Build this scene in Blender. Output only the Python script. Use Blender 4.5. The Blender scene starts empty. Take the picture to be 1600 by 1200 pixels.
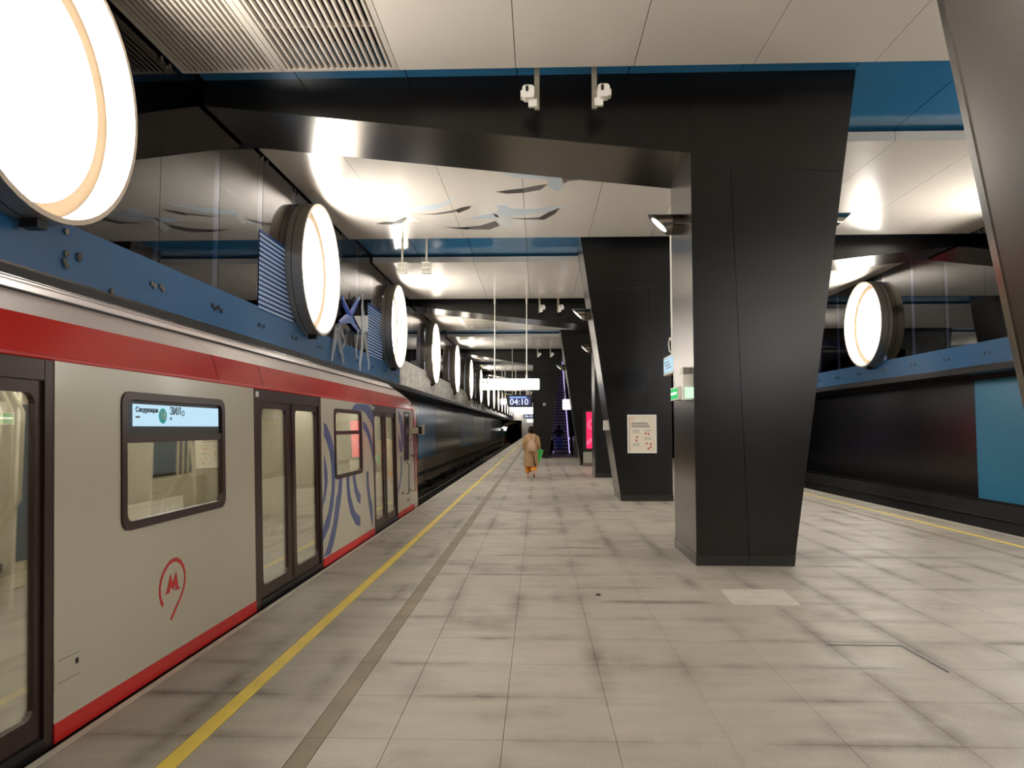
import bpy, bmesh, math, random
from mathutils import Vector, Matrix
random.seed(7)
SC = bpy.context.scene
COL = SC.collection

# ------------------------------------------------------------------ camera
F_PX, VX, VY, CH = 1140.0, 840.0, 668.0, 1.62
TH = math.atan((VY - 600) / F_PX)
PS = math.atan((VX - 800) * math.cos(TH) / F_PX)
cam_d = bpy.data.cameras.new('camera')
cam = bpy.data.objects.new('camera', cam_d)
COL.objects.link(cam)
cam.location = (0, 0, CH)
cam.rotation_euler = (math.pi / 2 + TH, 0, PS)
cam_d.sensor_width = 36
cam_d.lens = 36 * F_PX / 1600
cam_d.clip_start = 0.05
cam_d.clip_end = 400
SC.camera = cam

# ------------------------------------------------------------------ world, exposure
wd = bpy.data.worlds.new('world')
SC.world = wd
wd.use_nodes = True
wd.node_tree.nodes['Background'].inputs[0].default_value = (0, 0, 0, 1)
wd.node_tree.nodes['Background'].inputs[1].default_value = 0.0
SC.view_settings.view_transform = 'Standard'
SC.view_settings.look = 'None'
SC.view_settings.gamma = 1
SC.view_settings.use_curve_mapping = False
SC.view_settings.exposure = 0.7
LAMP_POWER = 16.0
LAMP_COL = (1.0, 0.95, 0.87)
SC.cycles.max_bounces = 10
SC.cycles.diffuse_bounces = 5
SC.cycles.glossy_bounces = 5
SC.cycles.transparent_max_bounces = 16
SC.cycles.caustics_reflective = False
SC.cycles.caustics_refractive = False
SC.cycles.sample_clamp_indirect = 8
SC.cycles.use_denoising = True

# ------------------------------------------------------------------ pixel -> place
_fw = Vector((-math.sin(PS) * math.cos(TH), math.cos(PS) * math.cos(TH), math.sin(TH)))
_rt = Vector((math.cos(PS), math.sin(PS), 0))
_up = _rt.cross(_fw)
def ray(x, y): return _fw + _rt * ((x - 800) / F_PX) - _up * ((y - 600) / F_PX)
def at(x, y, X=None, Y=None, Z=None):
    d = ray(x, y); c = Vector((0, 0, CH))
    for v, i in ((X, 0), (Y, 1), (Z, 2)):
        if v is not None: return c + d * ((v - c[i]) / d[i])
def proj(p):
    v = Vector(p) - Vector((0, 0, CH)); c = v.dot(_fw)
    if c < 0.05: return None
    return 800 + F_PX * v.dot(_rt) / c, 600 - F_PX * v.dot(_up) / c

# ------------------------------------------------------------------ materials
def lin(c):
    if max(c) > 1.0: c = [v / 255 for v in c]
    return tuple(v / 12.92 if v <= .04045 else ((v + .055) / 1.055) ** 2.4 for v in c) + (1.0,)
MATS = {}
def pbr(name, col, rough=.5, metal=0, spec=.5, emit=None, es=0, nscale=0, namt=0, stretch=(1, 1, 1), bump=0, bscale=40, rvar=0, coat=0, aniso=0):
    if name in MATS: return MATS[name]
    m = bpy.data.materials.new(name); m.use_nodes = True
    nt = m.node_tree; b = nt.nodes['Principled BSDF']
    b.inputs['Base Color'].default_value = lin(col)
    b.inputs['Roughness'].default_value = rough
    b.inputs['Metallic'].default_value = metal
    b.inputs['Specular IOR Level'].default_value = spec
    b.inputs['Coat Weight'].default_value = coat
    b.inputs['Coat Roughness'].default_value = .12
    if aniso: b.inputs['Anisotropic'].default_value = aniso
    if emit is not None:
        b.inputs['Emission Color'].default_value = lin(emit); b.inputs['Emission Strength'].default_value = es
    if namt or bump or rvar:
        g = nt.nodes.new('ShaderNodeNewGeometry'); mp = nt.nodes.new('ShaderNodeMapping')
        mp.inputs['Scale'].default_value = stretch
        nt.links.new(g.outputs['Position'], mp.inputs['Vector'])
    if namt or rvar:
        n = nt.nodes.new('ShaderNodeTexNoise'); n.inputs['Scale'].default_value = nscale or 3; n.inputs['Detail'].default_value = 5
        nt.links.new(mp.outputs[0], n.inputs['Vector'])
    if namt:
        r = nt.nodes.new('ShaderNodeMapRange'); r.inputs[1].default_value = .3; r.inputs[2].default_value = .7
        r.inputs[3].default_value = 1 - namt; r.inputs[4].default_value = 1 + namt * .6
        mx = nt.nodes.new('ShaderNodeMix'); mx.data_type = 'RGBA'; mx.blend_type = 'MULTIPLY'; mx.inputs[0].default_value = 1
        mx.inputs[6].default_value = lin(col)
        nt.links.new(n.outputs['Fac'], r.inputs[0]); nt.links.new(r.outputs[0], mx.inputs[7]); nt.links.new(mx.outputs[2], b.inputs['Base Color'])
    if rvar:
        r2 = nt.nodes.new('ShaderNodeMapRange'); r2.inputs[1].default_value = .3; r2.inputs[2].default_value = .7
        r2.inputs[3].default_value = max(.02, rough - rvar); r2.inputs[4].default_value = rough + rvar
        nt.links.new(n.outputs['Fac'], r2.inputs[0]); nt.links.new(r2.outputs[0], b.inputs['Roughness'])
    if bump:
        n2 = nt.nodes.new('ShaderNodeTexNoise'); n2.inputs['Scale'].default_value = bscale; n2.inputs['Detail'].default_value = 4
        nt.links.new(mp.outputs[0], n2.inputs['Vector'])
        bp = nt.nodes.new('ShaderNodeBump'); bp.inputs['Strength'].default_value = bump; bp.inputs['Distance'].default_value = .02
        nt.links.new(n2.outputs['Fac'], bp.inputs['Height']); nt.links.new(bp.outputs[0], b.inputs['Normal'])
    MATS[name] = m
    return m
def glassy(name, tint, ior=1.5, gain=1.0, rough=.0, base=0.0):
    m = bpy.data.materials.new(name); m.use_nodes = True
    nt = m.node_tree; nt.nodes.clear()
    o = nt.nodes.new('ShaderNodeOutputMaterial'); mx = nt.nodes.new('ShaderNodeMixShader')
    t = nt.nodes.new('ShaderNodeBsdfTransparent'); t.inputs[0].default_value = lin(tint)
    g = nt.nodes.new('ShaderNodeBsdfGlossy'); g.inputs['Roughness'].default_value = rough; g.inputs[0].default_value = (.95, .96, 1, 1)
    fr = nt.nodes.new('ShaderNodeFresnel'); fr.inputs[0].default_value = ior
    ma = nt.nodes.new('ShaderNodeMath'); ma.operation = 'MULTIPLY_ADD'; ma.inputs[1].default_value = gain; ma.inputs[2].default_value = base; ma.use_clamp = True
    nt.links.new(fr.outputs[0], ma.inputs[0]); nt.links.new(ma.outputs[0], mx.inputs[0])
    nt.links.new(t.outputs[0], mx.inputs[1]); nt.links.new(g.outputs[0], mx.inputs[2]); nt.links.new(mx.outputs[0], o.inputs[0])
    MATS[name] = m
    return m
def emis(name, col, s):
    m = bpy.data.materials.new(name); m.use_nodes = True
    nt = m.node_tree; nt.nodes.clear()
    o = nt.nodes.new('ShaderNodeOutputMaterial'); e = nt.nodes.new('ShaderNodeEmission')
    e.inputs[0].default_value = col if len(col) == 4 else lin(col); e.inputs[1].default_value = s
    nt.links.new(e.outputs[0], o.inputs[0]); MATS[name] = m
    return m
PX0, PXP = -0.771, 0.588          # paving joints across the platform
PY0, PYP = 2.055, 0.61            # paving joints along the platform
def paving():
    m = bpy.data.materials.new('granite_paving'); m.use_nodes = True
    nt = m.node_tree; b = nt.nodes['Principled BSDF']; L = nt.links.new
    def N(t, **k):
        n = nt.nodes.new(t)
        for a, v in k.items(): setattr(n, a, v)
        return n
    def math_(op, a, c=None, d=None, clamp=False):
        n = N('ShaderNodeMath', operation=op, use_clamp=clamp)
        for i, v in enumerate((a, c, d)):
            if v is None: continue
            if isinstance(v, (int, float)): n.inputs[i].default_value = v
            else: L(v, n.inputs[i])
        return n.outputs[0]
    def noise(scale, detail=4, vec=None, st=None):
        n = N('ShaderNodeTexNoise'); n.inputs['Scale'].default_value = scale; n.inputs['Detail'].default_value = detail
        v = g.outputs['Position']
        if st:
            mp = N('ShaderNodeMapping'); mp.inputs['Scale'].default_value = st; L(v, mp.inputs[0]); v = mp.outputs[0]
        L(v, n.inputs['Vector']); return n.outputs['Fac']
    def rng(v, a, c, o0=0., o1=1.):
        n = N('ShaderNodeMapRange'); n.inputs[1].default_value = a; n.inputs[2].default_value = c; n.inputs[3].default_value = o0; n.inputs[4].default_value = o1
        L(v, n.inputs[0]); return n.outputs[0]
    g = N('ShaderNodeNewGeometry'); sp = N('ShaderNodeSeparateXYZ'); L(g.outputs['Position'], sp.inputs[0])
    def joint(axis, o, p, w):
        a = math_('FRACT', math_('MULTIPLY_ADD', sp.outputs[axis], 1 / p, .5 - o / p + 100))
        d = math_('MULTIPLY', math_('ABSOLUTE', math_('SUBTRACT', a, .5)), p)
        return rng(d, 0, w, 1, 0)
    jx, jy = joint(0, PX0, PXP, .13), joint(1, PY0, PYP, .11)
    big = rng(noise(.55, 6), .46, .60)
    big2 = rng(noise(.8, 6), .47, .62)
    sx = math_('MULTIPLY', jx, big); sy = math_('MULTIPLY', jy, big2)
    st = math_('MAXIMUM', sx, sy)
    blot = rng(noise(1.1, 7), .53, .70)
    st = math_('MAXIMUM', st, math_('MULTIPLY', blot, .55))
    st = math_('MULTIPLY', st, rng(noise(9, 5), .2, .75, .35, 1))
    mixd = N('ShaderNodeMix', data_type='RGBA'); mixd.inputs[6].default_value = lin((174, 166, 153)); mixd.inputs[7].default_value = lin((84, 72, 60))
    L(math_('MULTIPLY', st, .9), mixd.inputs[0])
    tone = rng(noise(.35, 3), .35, .65, .9, 1.06)
    grain = rng(noise(120, 4), .3, .7, .78, 1.16)
    lng = rng(noise(1.6, 4, st=(1.0, 4.5, 1)), .35, .65, .93, 1.05)
    k = math_('MULTIPLY', math_('MULTIPLY', tone, grain), lng)
    mu = N('ShaderNodeMix', data_type='RGBA', blend_type='MULTIPLY'); mu.inputs[0].default_value = 1
    L(mixd.outputs[2], mu.inputs[6]); L(k, mu.inputs[7]); L(mu.outputs[2], b.inputs['Base Color'])
    L(rng(noise(2.2, 4), .3, .7, .38, .58), b.inputs['Roughness'])
    bp = N('ShaderNodeBump'); bp.inputs['Strength'].default_value = .12; bp.inputs['Distance'].default_value = .004
    L(noise(150, 2), bp.inputs['Height']); L(bp.outputs[0], b.inputs['Normal'])
    MATS['paving'] = m
    return m
PAVE = paving()
GROUT = pbr('joint_grout', (150, 141, 128), .8)
YELLOW = pbr('yellow_line_paint', (240, 212, 84), .45, namt=.1, nscale=5)
STRIP = pbr('tactile_strip_stone', (140, 128, 108), .6, namt=.25, nscale=2.5)
EDGE = pbr('edge_stone', (205, 198, 185), .5, namt=.08, nscale=6)
CEIL = pbr('ceiling_white_gloss', (224, 217, 207), .20, spec=.6, rvar=.03, nscale=2)
CEILF = pbr('ceiling_fascia_white', (218, 212, 202), .3)
CBLUE = pbr('ceiling_blue_gloss', (56, 126, 174), .12, spec=.7)
DARK = pbr('dark_void', (14, 14, 15), .8)
GRIL = pbr('grille_white', (205, 197, 186), .4)
BLACK = pbr('column_black_satin', (15, 13, 12), .25, spec=.55)
BLACK2 = pbr('black_trim', (24, 23, 23), .45)
PLINTH = pbr('plinth_black', (34, 32, 29), .4, namt=.2, nscale=6)
STEEL = pbr('brushed_steel', (112, 106, 101), .24, metal=1)
STEELD = pbr('brushed_steel_dark', (112, 107, 103), .22, metal=1)
STEELL = pbr('polished_steel', (178, 172, 163), .16, metal=1)
DRUM = pbr('drum_steel', (186, 178, 166), .34, metal=.85)
RIM = pbr('lamp_rim_cream', (214, 200, 182), .45)
BEZ = pbr('lamp_bezel_tan', (150, 130, 106), .8)
LAMPW = pbr('lamp_wall_white', (250, 246, 238), .6)
LAMP = emis('lamp_glow', LAMP_COL + (1,), LAMP_POWER)
WALLB = pbr('wall_slate_backing', (176, 188, 226), .7)
WBAND = pbr('wall_blue_band', (44, 98, 146), .35)
GLASS = glassy('wall_glass', (238, 242, 250), 1.95, 1.05, .015, .03)
PBLK = pbr('track_panel_black', (20, 19, 19), .22, spec=.7)
PBLU = pbr('track_panel_blue', (60, 140, 178), .3, spec=.5)
PGRY = pbr('track_panel_grey', (104, 98, 92), .16, metal=.5)
PBLG = pbr('track_panel_steel_blue', (96, 156, 206), .18)
LEDGE = pbr('track_ledge_dark', (40, 38, 36), .7, namt=.35, nscale=4, bump=.2, bscale=12)
STONE = pbr('track_stone_brown', (150, 134, 114), .75, namt=.4, nscale=3, bump=.3, bscale=20, stretch=(1, .4, 3))
BALLAST = pbr('track_bed', (80, 72, 64), .9, namt=.4, nscale=9, bump=.4, bscale=30)
RAIL = pbr('rail_steel', (110, 98, 86), .35, metal=.9)
RELIEF = pbr('relief_grey', (246, 244, 240), .5, namt=.22, nscale=9, bump=.4, bscale=9, stretch=(1, 1.6, .6))
TWHITE = pbr('train_white', (194, 187, 168), .3, spec=.5, coat=.25)
TRED = pbr('train_red_upper', (204, 38, 36), .22, coat=.6)
TREDL = pbr('train_red_lower', (204, 38, 36), .38)
TROOF = pbr('train_roof_grey', (172, 160, 156), .48, metal=.2, namt=.12, nscale=2, stretch=(1, .4, 1))
TBROWN = pbr('train_door_brown', (62, 44, 41), .32, metal=.3)
TBLK = pbr('train_black', (18, 16, 16), .4)
TBLUE = pbr('train_swirl_blue', (78, 92, 138), .35)
TGLASS = glassy('train_glass', (236, 235, 228), 1.5, .7, .0, .0)
TINT = pbr('train_interior_cream', (214, 207, 186), .5)
TINT2 = pbr('train_interior_panel', (186, 176, 152), .5)
TFLOOR = pbr('train_floor_grey', (140, 132, 118), .5)
TSEAT = pbr('train_seat_grey', (92, 88, 84), .6)
TPOLE = pbr('train_pole_beige', (212, 202, 178), .3, metal=.2)
TWIN = pbr('train_far_window', (78, 92, 104), .15, spec=.7)
TLIGHT = emis('train_light', (1, .97, .9, 1), 13.0)
SCREEN = emis('screen_pale_blue', (186, 220, 238), .68)
TEAL = pbr('screen_teal', (20, 128, 124), .4, emit=(20, 128, 124), es=.5)
INK = pbr('ink_dark', (60, 66, 76), .5)
INKL = pbr('ink_grey', (150, 150, 150), .5)
REDINK = pbr('ink_red', (190, 50, 60), .5)
WHITEP = pbr('white_plastic', (232, 228, 220), .4)
GALV = pbr('galvanised', (178, 174, 160), .4, metal=.7, namt=.15, nscale=25)
PAPER = pbr('poster_paper', (228, 220, 202), .5)
WFRAME = pbr('poster_frame', (235, 232, 228), .35)
SIGNW = emis('sign_glow_white', (250, 249, 245), 1.5)
TUNL = emis('tunnel_lamp_glow', (1, .93, .8, 1), 9.0)
SIGNG = emis('sign_glow_green', (70, 190, 110), .8)
SIGNP = emis('sign_glow_pale_green', (190, 235, 190), .9)
PINK = emis('display_pink', (238, 42, 84), .95)
PINK2 = emis('display_pink_light', (248, 84, 118), .95)
LEDB = emis('led_pale_blue', (200, 215, 255), 1.3)
PURPLE = emis('escalator_light', (196, 176, 250), 1.3)
GULLD = pbr('gull_dark', (58, 50, 46), .4)
GULLG = pbr('gull_grey', (104, 98, 95), .4)
GULLB = pbr('gull_pale_blue', (196, 208, 216), .3)
SDB = pbr('print_navy', (16, 60, 128), .25)
SLB = pbr('print_pale_blue', (168, 196, 226), .3)
FIGW = pbr('figure_clear', (196, 200, 204), .2)
MATS['figure_clear'].node_tree.nodes['Principled BSDF'].inputs['Alpha'].default_value = .4
FIGB = pbr('figure_blue', (30, 84, 190), .25)
FIGB2 = pbr('figure_pale_blue', (120, 142, 208), .3)
GREENB = pbr('tunnel_green', (30, 120, 46), .5)
TUNN = pbr('tunnel_concrete', (150, 130, 100), .8, namt=.6, nscale=1.2, stretch=(1, .3, 1))

# ------------------------------------------------------------------ mesh helpers
WL = {}
def box(x0, x1, y0, y1, z0, z1):
    V = [(x, y, z) for z in (z0, z1) for y in (y0, y1) for x in (x0, x1)]
    return V, [(0, 2, 3, 1), (4, 5, 7, 6), (0, 1, 5, 4), (2, 6, 7, 3), (0, 4, 6, 2), (1, 3, 7, 5)]
def join(*ms):
    V, Fc = [], []
    for v, f in ms:
        n = len(V); V += list(v); Fc += [tuple(i + n for i in q) for q in f]
    return V, Fc
def prism(pts, ax, a, b):
    """polygon pts in the plane across axis ax, extruded from a to b"""
    def p(u, v, w): return {'X': (w, u, v), 'Y': (u, w, v), 'Z': (u, v, w)}[ax]
    n = len(pts)
    V = [p(u, v, a) for u, v in pts] + [p(u, v, b) for u, v in pts]
    return V, [tuple(range(n)), tuple(range(2 * n - 1, n - 1, -1))] + [(i, (i + 1) % n, n + (i + 1) % n, n + i) for i in range(n)]
def tube(path, r, n=8, cap=True):
    path = [Vector(p) for p in path]; V, Fc = [], []
    rs = r if isinstance(r, (list, tuple)) else [r] * len(path)
    ref = None
    for i, p in enumerate(path):
        t = (path[min(i + 1, len(path) - 1)] - path[max(i - 1, 0)]).normalized()
        if ref is None:
            ref = Vector((0, 0, 1)) if abs(t.z) < .9 else Vector((1, 0, 0))
        a = (ref - t * ref.dot(t)).normalized(); b = t.cross(a); ref = a
        for k in range(n):
            q = 2 * math.pi * k / n
            V.append(tuple(p + (a * math.cos(q) + b * math.sin(q)) * rs[i]))
    for i in range(len(path) - 1):
        for k in range(n):
            Fc.append((i * n + k, i * n + (k + 1) % n, (i + 1) * n + (k + 1) % n, (i + 1) * n + k))
    if cap:
        Fc.append(tuple(range(n))[::-1]); Fc.append(tuple((len(path) - 1) * n + k for k in range(n)))
    return V, Fc
def loft(secs, closed=True, cap=True):
    n = len(secs[0]); V = [tuple(p) for s in secs for p in s]; Fc = []
    for i in range(len(secs) - 1):
        for k in range(n if closed else n - 1):
            Fc.append((i * n + k, i * n + (k + 1) % n, (i + 1) * n + (k + 1) % n, (i + 1) * n + k))
    if cap and closed:
        Fc.append(tuple(range(n))[::-1]); Fc.append(tuple((len(secs) - 1) * n + k for k in range(n)))
    return V, Fc
def ell(cx, cy, z, rx, ry, n=16, rot=0):
    return [(cx + rx * math.cos(2 * math.pi * k / n) * math.cos(rot) - ry * math.sin(2 * math.pi * k / n) * math.sin(rot),
             cy + rx * math.cos(2 * math.pi * k / n) * math.sin(rot) + ry * math.sin(2 * math.pi * k / n) * math.cos(rot), z) for k in range(n)]
def rrect(u0, u1, v0, v1, r, n=4):
    P = []
    for cu, cv, a in ((u1 - r, v1 - r, 0), (u0 + r, v1 - r, 90), (u0 + r, v0 + r, 180), (u1 - r, v0 + r, 270)):
        for k in range(n + 1):
            q = math.radians(a + 90 * k / n); P.append((cu + r * math.cos(q), cv + r * math.sin(q)))
    return P
def ringprism(outer, inner, ax, a, b):
    def p(u, v, w): return {'X': (w, u, v), 'Y': (u, w, v), 'Z': (u, v, w)}[ax]
    n = len(outer)
    V = [p(*q, a) for q in outer] + [p(*q, a) for q in inner] + [p(*q, b) for q in outer] + [p(*q, b) for q in inner]
    Fc = []
    for i in range(n):
        j = (i + 1) % n
        Fc += [(i, j, n + j, n + i), (2 * n + i, 3 * n + i, 3 * n + j, 2 * n + j), (i, 2 * n + i, 2 * n + j, j), (n + i, n + j, 3 * n + j, 3 * n + i)]
    return V, Fc
def circ(cu, cv, r, n=24): return [(cu + r * math.cos(2 * math.pi * k / n), cv + r * math.sin(2 * math.pi * k / n)) for k in range(n)]
def wloc(o):
    return WL.get(o.name, Vector((0, 0, 0)))
def tag(o, label=None, cat=None, group=None, kind=None):
    if label: o['label'] = label
    if cat: o['category'] = cat
    if group: o['group'] = group
    if kind: o['kind'] = kind
    return o
def mk(name, vf, mat, parent=None, smooth=False, recalc=True):
    """one mesh object from world-space vertices, its origin at its own base"""
    V, Fc = vf
    V = [Vector(v) for v in V]
    lo = Vector((min(v.x for v in V), min(v.y for v in V), min(v.z for v in V)))
    hi = Vector((max(v.x for v in V), max(v.y for v in V), max(v.z for v in V)))
    o0 = Vector(((lo.x + hi.x) / 2, (lo.y + hi.y) / 2, lo.z))
    me = bpy.data.meshes.new(name)
    me.from_pydata([v - o0 for v in V], [], Fc)
    if recalc:
        bm = bmesh.new(); bm.from_mesh(me); bmesh.ops.recalc_face_normals(bm, faces=bm.faces); bm.to_mesh(me); bm.free()
    if smooth:
        for p in me.polygons: p.use_smooth = True
        try: me.set_sharp_from_angle(angle=math.radians(40))
        except Exception: pass
    me.materials.append(mat)
    o = bpy.data.objects.new(name, me); COL.objects.link(o)
    place(o, o0, parent)
    return o
def place(o, w, parent):
    o.parent = parent
    o.location = Vector(w) - (wloc(parent) if parent else Vector((0, 0, 0)))
    WL[o.name] = Vector(w)
def cp(o, parent, d):
    c = o.copy(); COL.objects.link(c)
    place(c, wloc(o) + Vector(d), parent)
    return c
def cptree(o, d, parent=None):
    c = cp(o, parent, d)
    for ch in [x for x in CHILD(o)]: cptree(ch, d, c)
    return c
def CHILD(o): return [x for x in list(COL.objects) if x.parent == o]
def thing(name, loc, label, cat, group=None):
    o = bpy.data.objects.new(name, None); COL.objects.link(o); o.empty_display_size = .1
    place(o, Vector(loc), None)
    return tag(o, label, cat, group)
def text(name, s, mat, parent, origin, udir, vdir, size, depth=.002, align='LEFT'):
    """flat lettering; udir = reading direction, vdir = up"""
    cu = bpy.data.curves.new('txt', 'FONT'); cu.body = s; cu.size = size; cu.extrude = depth; cu.align_x = align; cu.resolution_u = 3
    t = bpy.data.objects.new('txt', cu); COL.objects.link(t)
    dg = bpy.context.evaluated_depsgraph_get(); dg.update()
    me = bpy.data.meshes.new_from_object(t.evaluated_get(dg))
    u, v = Vector(udir), Vector(vdir); w = u.cross(v)
    V = [Vector(origin) + u * p.co.x + v * p.co.y + w * p.co.z for p in me.vertices]
    Fc = [tuple(p.vertices) for p in me.polygons]
    bpy.data.objects.remove(t); bpy.data.curves.remove(cu); bpy.data.meshes.remove(me)
    if not V: return None
    return mk(name, (V, Fc), mat, parent, recalc=False)

# ------------------------------------------------------------------ layout of the place
P = 7.55
YC = {i: 8.75 + P * (i - 1) for i in range(-3, 15)}; YC[0] = 1.07
CX = 2.42
XL, XR = -2.43, 7.14           # platform edges
GL, GR = -4.2, 9.3             # glass walls
WLX, WRX = -5.4, 10.5          # track walls
ZC, ZB = 5.77, 5.955           # white ceiling, blue ceiling
Y0, Y1 = -22.0, 112.0
YR1 = 72.0

# ================================================================== FLOOR
floor = tag(mk('floor', box(XL, XR, Y0, Y1, -1.25, -.012), GROUT), kind='structure')
def tile_vf(x0, x1, y0, y1, g=.0012, c=.0018):
    x0 += g; x1 -= g; y0 += g; y1 -= g
    V = [(x0, y0, -.012), (x1, y0, -.012), (x1, y1, -.012), (x0, y1, -.012), (x0, y0, -c), (x1, y0, -c), (x1, y1, -c), (x0, y1, -c),
         (x0 + c, y0 + c, 0), (x1 - c, y0 + c, 0), (x1 - c, y1 - c, 0), (x0 + c, y1 - c, 0)]
    return V, [(0, 1, 5, 4), (1, 2, 6, 5), (2, 3, 7, 6), (3, 0, 4, 7), (4, 5, 9, 8), (5, 6, 10, 9), (6, 7, 11, 10), (7, 4, 8, 11), (8, 9, 10, 11)]
colsX = [(XL + .03, -1.83), (-1.73, -1.222), (-1.112, PX0)]
x = PX0
while x < 5.6: colsX.append((x, x + PXP)); x += PXP
colsX += [(x, 5.98), (6.09, 6.54), (6.64, XR - .03)]
cand = []
ny0 = int((Y0 - PY0) / PYP) + 1
for ci, (a, b) in enumerate(colsX):
    for r in range(ny0, int((Y1 - PY0) / PYP)):
        ya = PY0 + r * PYP; yb = ya + PYP
        q = [proj((xx, yy, 0)) for xx in (a, b) for yy in (ya, yb)] if yb > 2.2 else [None]
        area = 0
        if all(q):
            xs = [min(max(p[0], 0), 1600) for p in q]; ys = [min(max(p[1], 0), 1200) for p in q]
            area = (max(xs) - min(xs)) * (max(ys) - min(ys))
            # columns stand in front of part of the paving
        cand.append((area, ci, r, a, b, ya, yb))
cand.sort(reverse=True)
proto = {}
for area, ci, r, a, b, ya, yb in cand[:300]:
    if ci not in proto:
        proto[ci] = (mk('paving_tile', tile_vf(a, b, ya, yb), PAVE, floor), ya)
    else:
        o, y_ = proto[ci]; cp(o, floor, (0, ya - y_, 0))
rest = mk('paving_tile_field', join(*[tile_vf(a, b, ya, yb) for _, ci, r, a, b, ya, yb in cand[300:]]), PAVE, floor, recalc=False)
rest['kind'] = 'stuff'
for a, b, m, nm in ((-1.83, -1.73, YELLOW, 'safety_line'), (6.54, 6.64, YELLOW, 'safety_line'), (-1.222, -1.112, STRIP, 'guide_strip'), (5.98, 6.09, STRIP, 'guide_strip')):
    first = None; L = 4 * PYP if m is YELLOW else 2 * PYP
    y = PY0 + PYP * math.floor((-2.0 - PY0) / PYP)
    while y < 60:
        if first is None: first = mk(nm, tile_vf(a, b, y, y + L, .0012, .002), m, floor); fy = y
        else: cp(first, floor, (0, y - fy, 0))
        y += L
    mk(nm, box(a, b, y, Y1, -.012, 0), m, floor); mk(nm, box(a, b, Y0, fy, -.012, 0), m, floor)
mk('platform_edge_stone', box(XL - .02, XL + .03, Y0, Y1, -.12, 0), EDGE, floor)
mk('platform_edge_stone', box(XR - .03, XR + .02, Y0, Y1, -.12, 0), EDGE, floor)

# pale cover plate, open joint and small drain covers in the paving
def fq(pts): return [(lambda p: (p.x, p.y))(at(*q, Z=0)) for q in pts]
mk('cover_plate', prism(fq([(1125, 921), (1222, 921), (1252, 946), (1146, 945)]), 'Z', -.002, .0012), pbr('cover_plate_pale', (196, 189, 176), .5, namt=.12, nscale=5), floor)
mk('open_joint', prism(fq([(1290, 1006.8), (1404, 1008), (1406, 1010), (1290, 1008.4)]), 'Z', -.004, .0012), BLACK2, floor)
mk('open_joint', prism(fq([(1404, 1008), (1407, 1007.5), (1484, 1050), (1481, 1051.5)]), 'Z', -.004, .0012), BLACK2, floor)
for px_, py_ in ((597, 846), (664, 805)):
    p = at(px_, py_, Z=0); mk('drain_cover', prism(circ(p.x, p.y, .06, 14), 'Z', -.004, .0015), STRIP, floor)
p = at(935, 930, Z=0); mk('litter_crumb', box(p.x - .02, p.x + .02, p.y - .015, p.y + .015, 0, .012), BLACK2, floor)

# track beds and rails
tb = tag(mk('track_bed', box(WLX - .3, XL, Y0, Y1 + 40, -1.4, -1.15), BALLAST), kind='structure')
tb2 = tag(mk('track_bed', box(XR, WRX + .3, Y0, Y1, -1.4, -1.15), BALLAST), kind='structure')
def railvf(x, ya, yb, zt=-1.0, zb=-1.15):
    return prism([(x - .07, zb), (x + .07, zb), (x + .03, zb + .03), (x + .03, zt - .03), (x + .037, zt), (x - .037, zt), (x - .03, zt - .03), (x - .03, zb + .03)], 'Y', ya, yb)
for x, pr in ((-3.1, tb), (-4.62, tb), (8.0, tb2), (9.52, tb2)):
    mk('rail', railvf(x, Y0, Y1 + (40 if x < 0 else 0)), RAIL, pr)
s0 = None
for k in range(60):
    y = 15.5 + k * .75
    if s0 is None: s0 = mk('sleeper', box(-5.0, -2.75, y, y + .26, -1.16, -1.125), LEDGE, tb)
    else: cp(s0, tb, (0, k * .75, 0))
mk('contact_rail', box(-5.22, -5.06, 14, Y1, -1.0, -.88), BLACK2, tb)
c0 = None
for k in range(16):
    if c0 is None: c0 = mk('contact_rail_bracket', box(-5.26, -4.98, 18, 18.35, -1.15, -.83), TBLK, tb)
    else: cp(c0, tb, (0, k * 5.4, 0))
mk('cable_duct', box(-5.4, -5.28, 14, Y1, -.55, -.40), LEDGE, tb)

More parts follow.
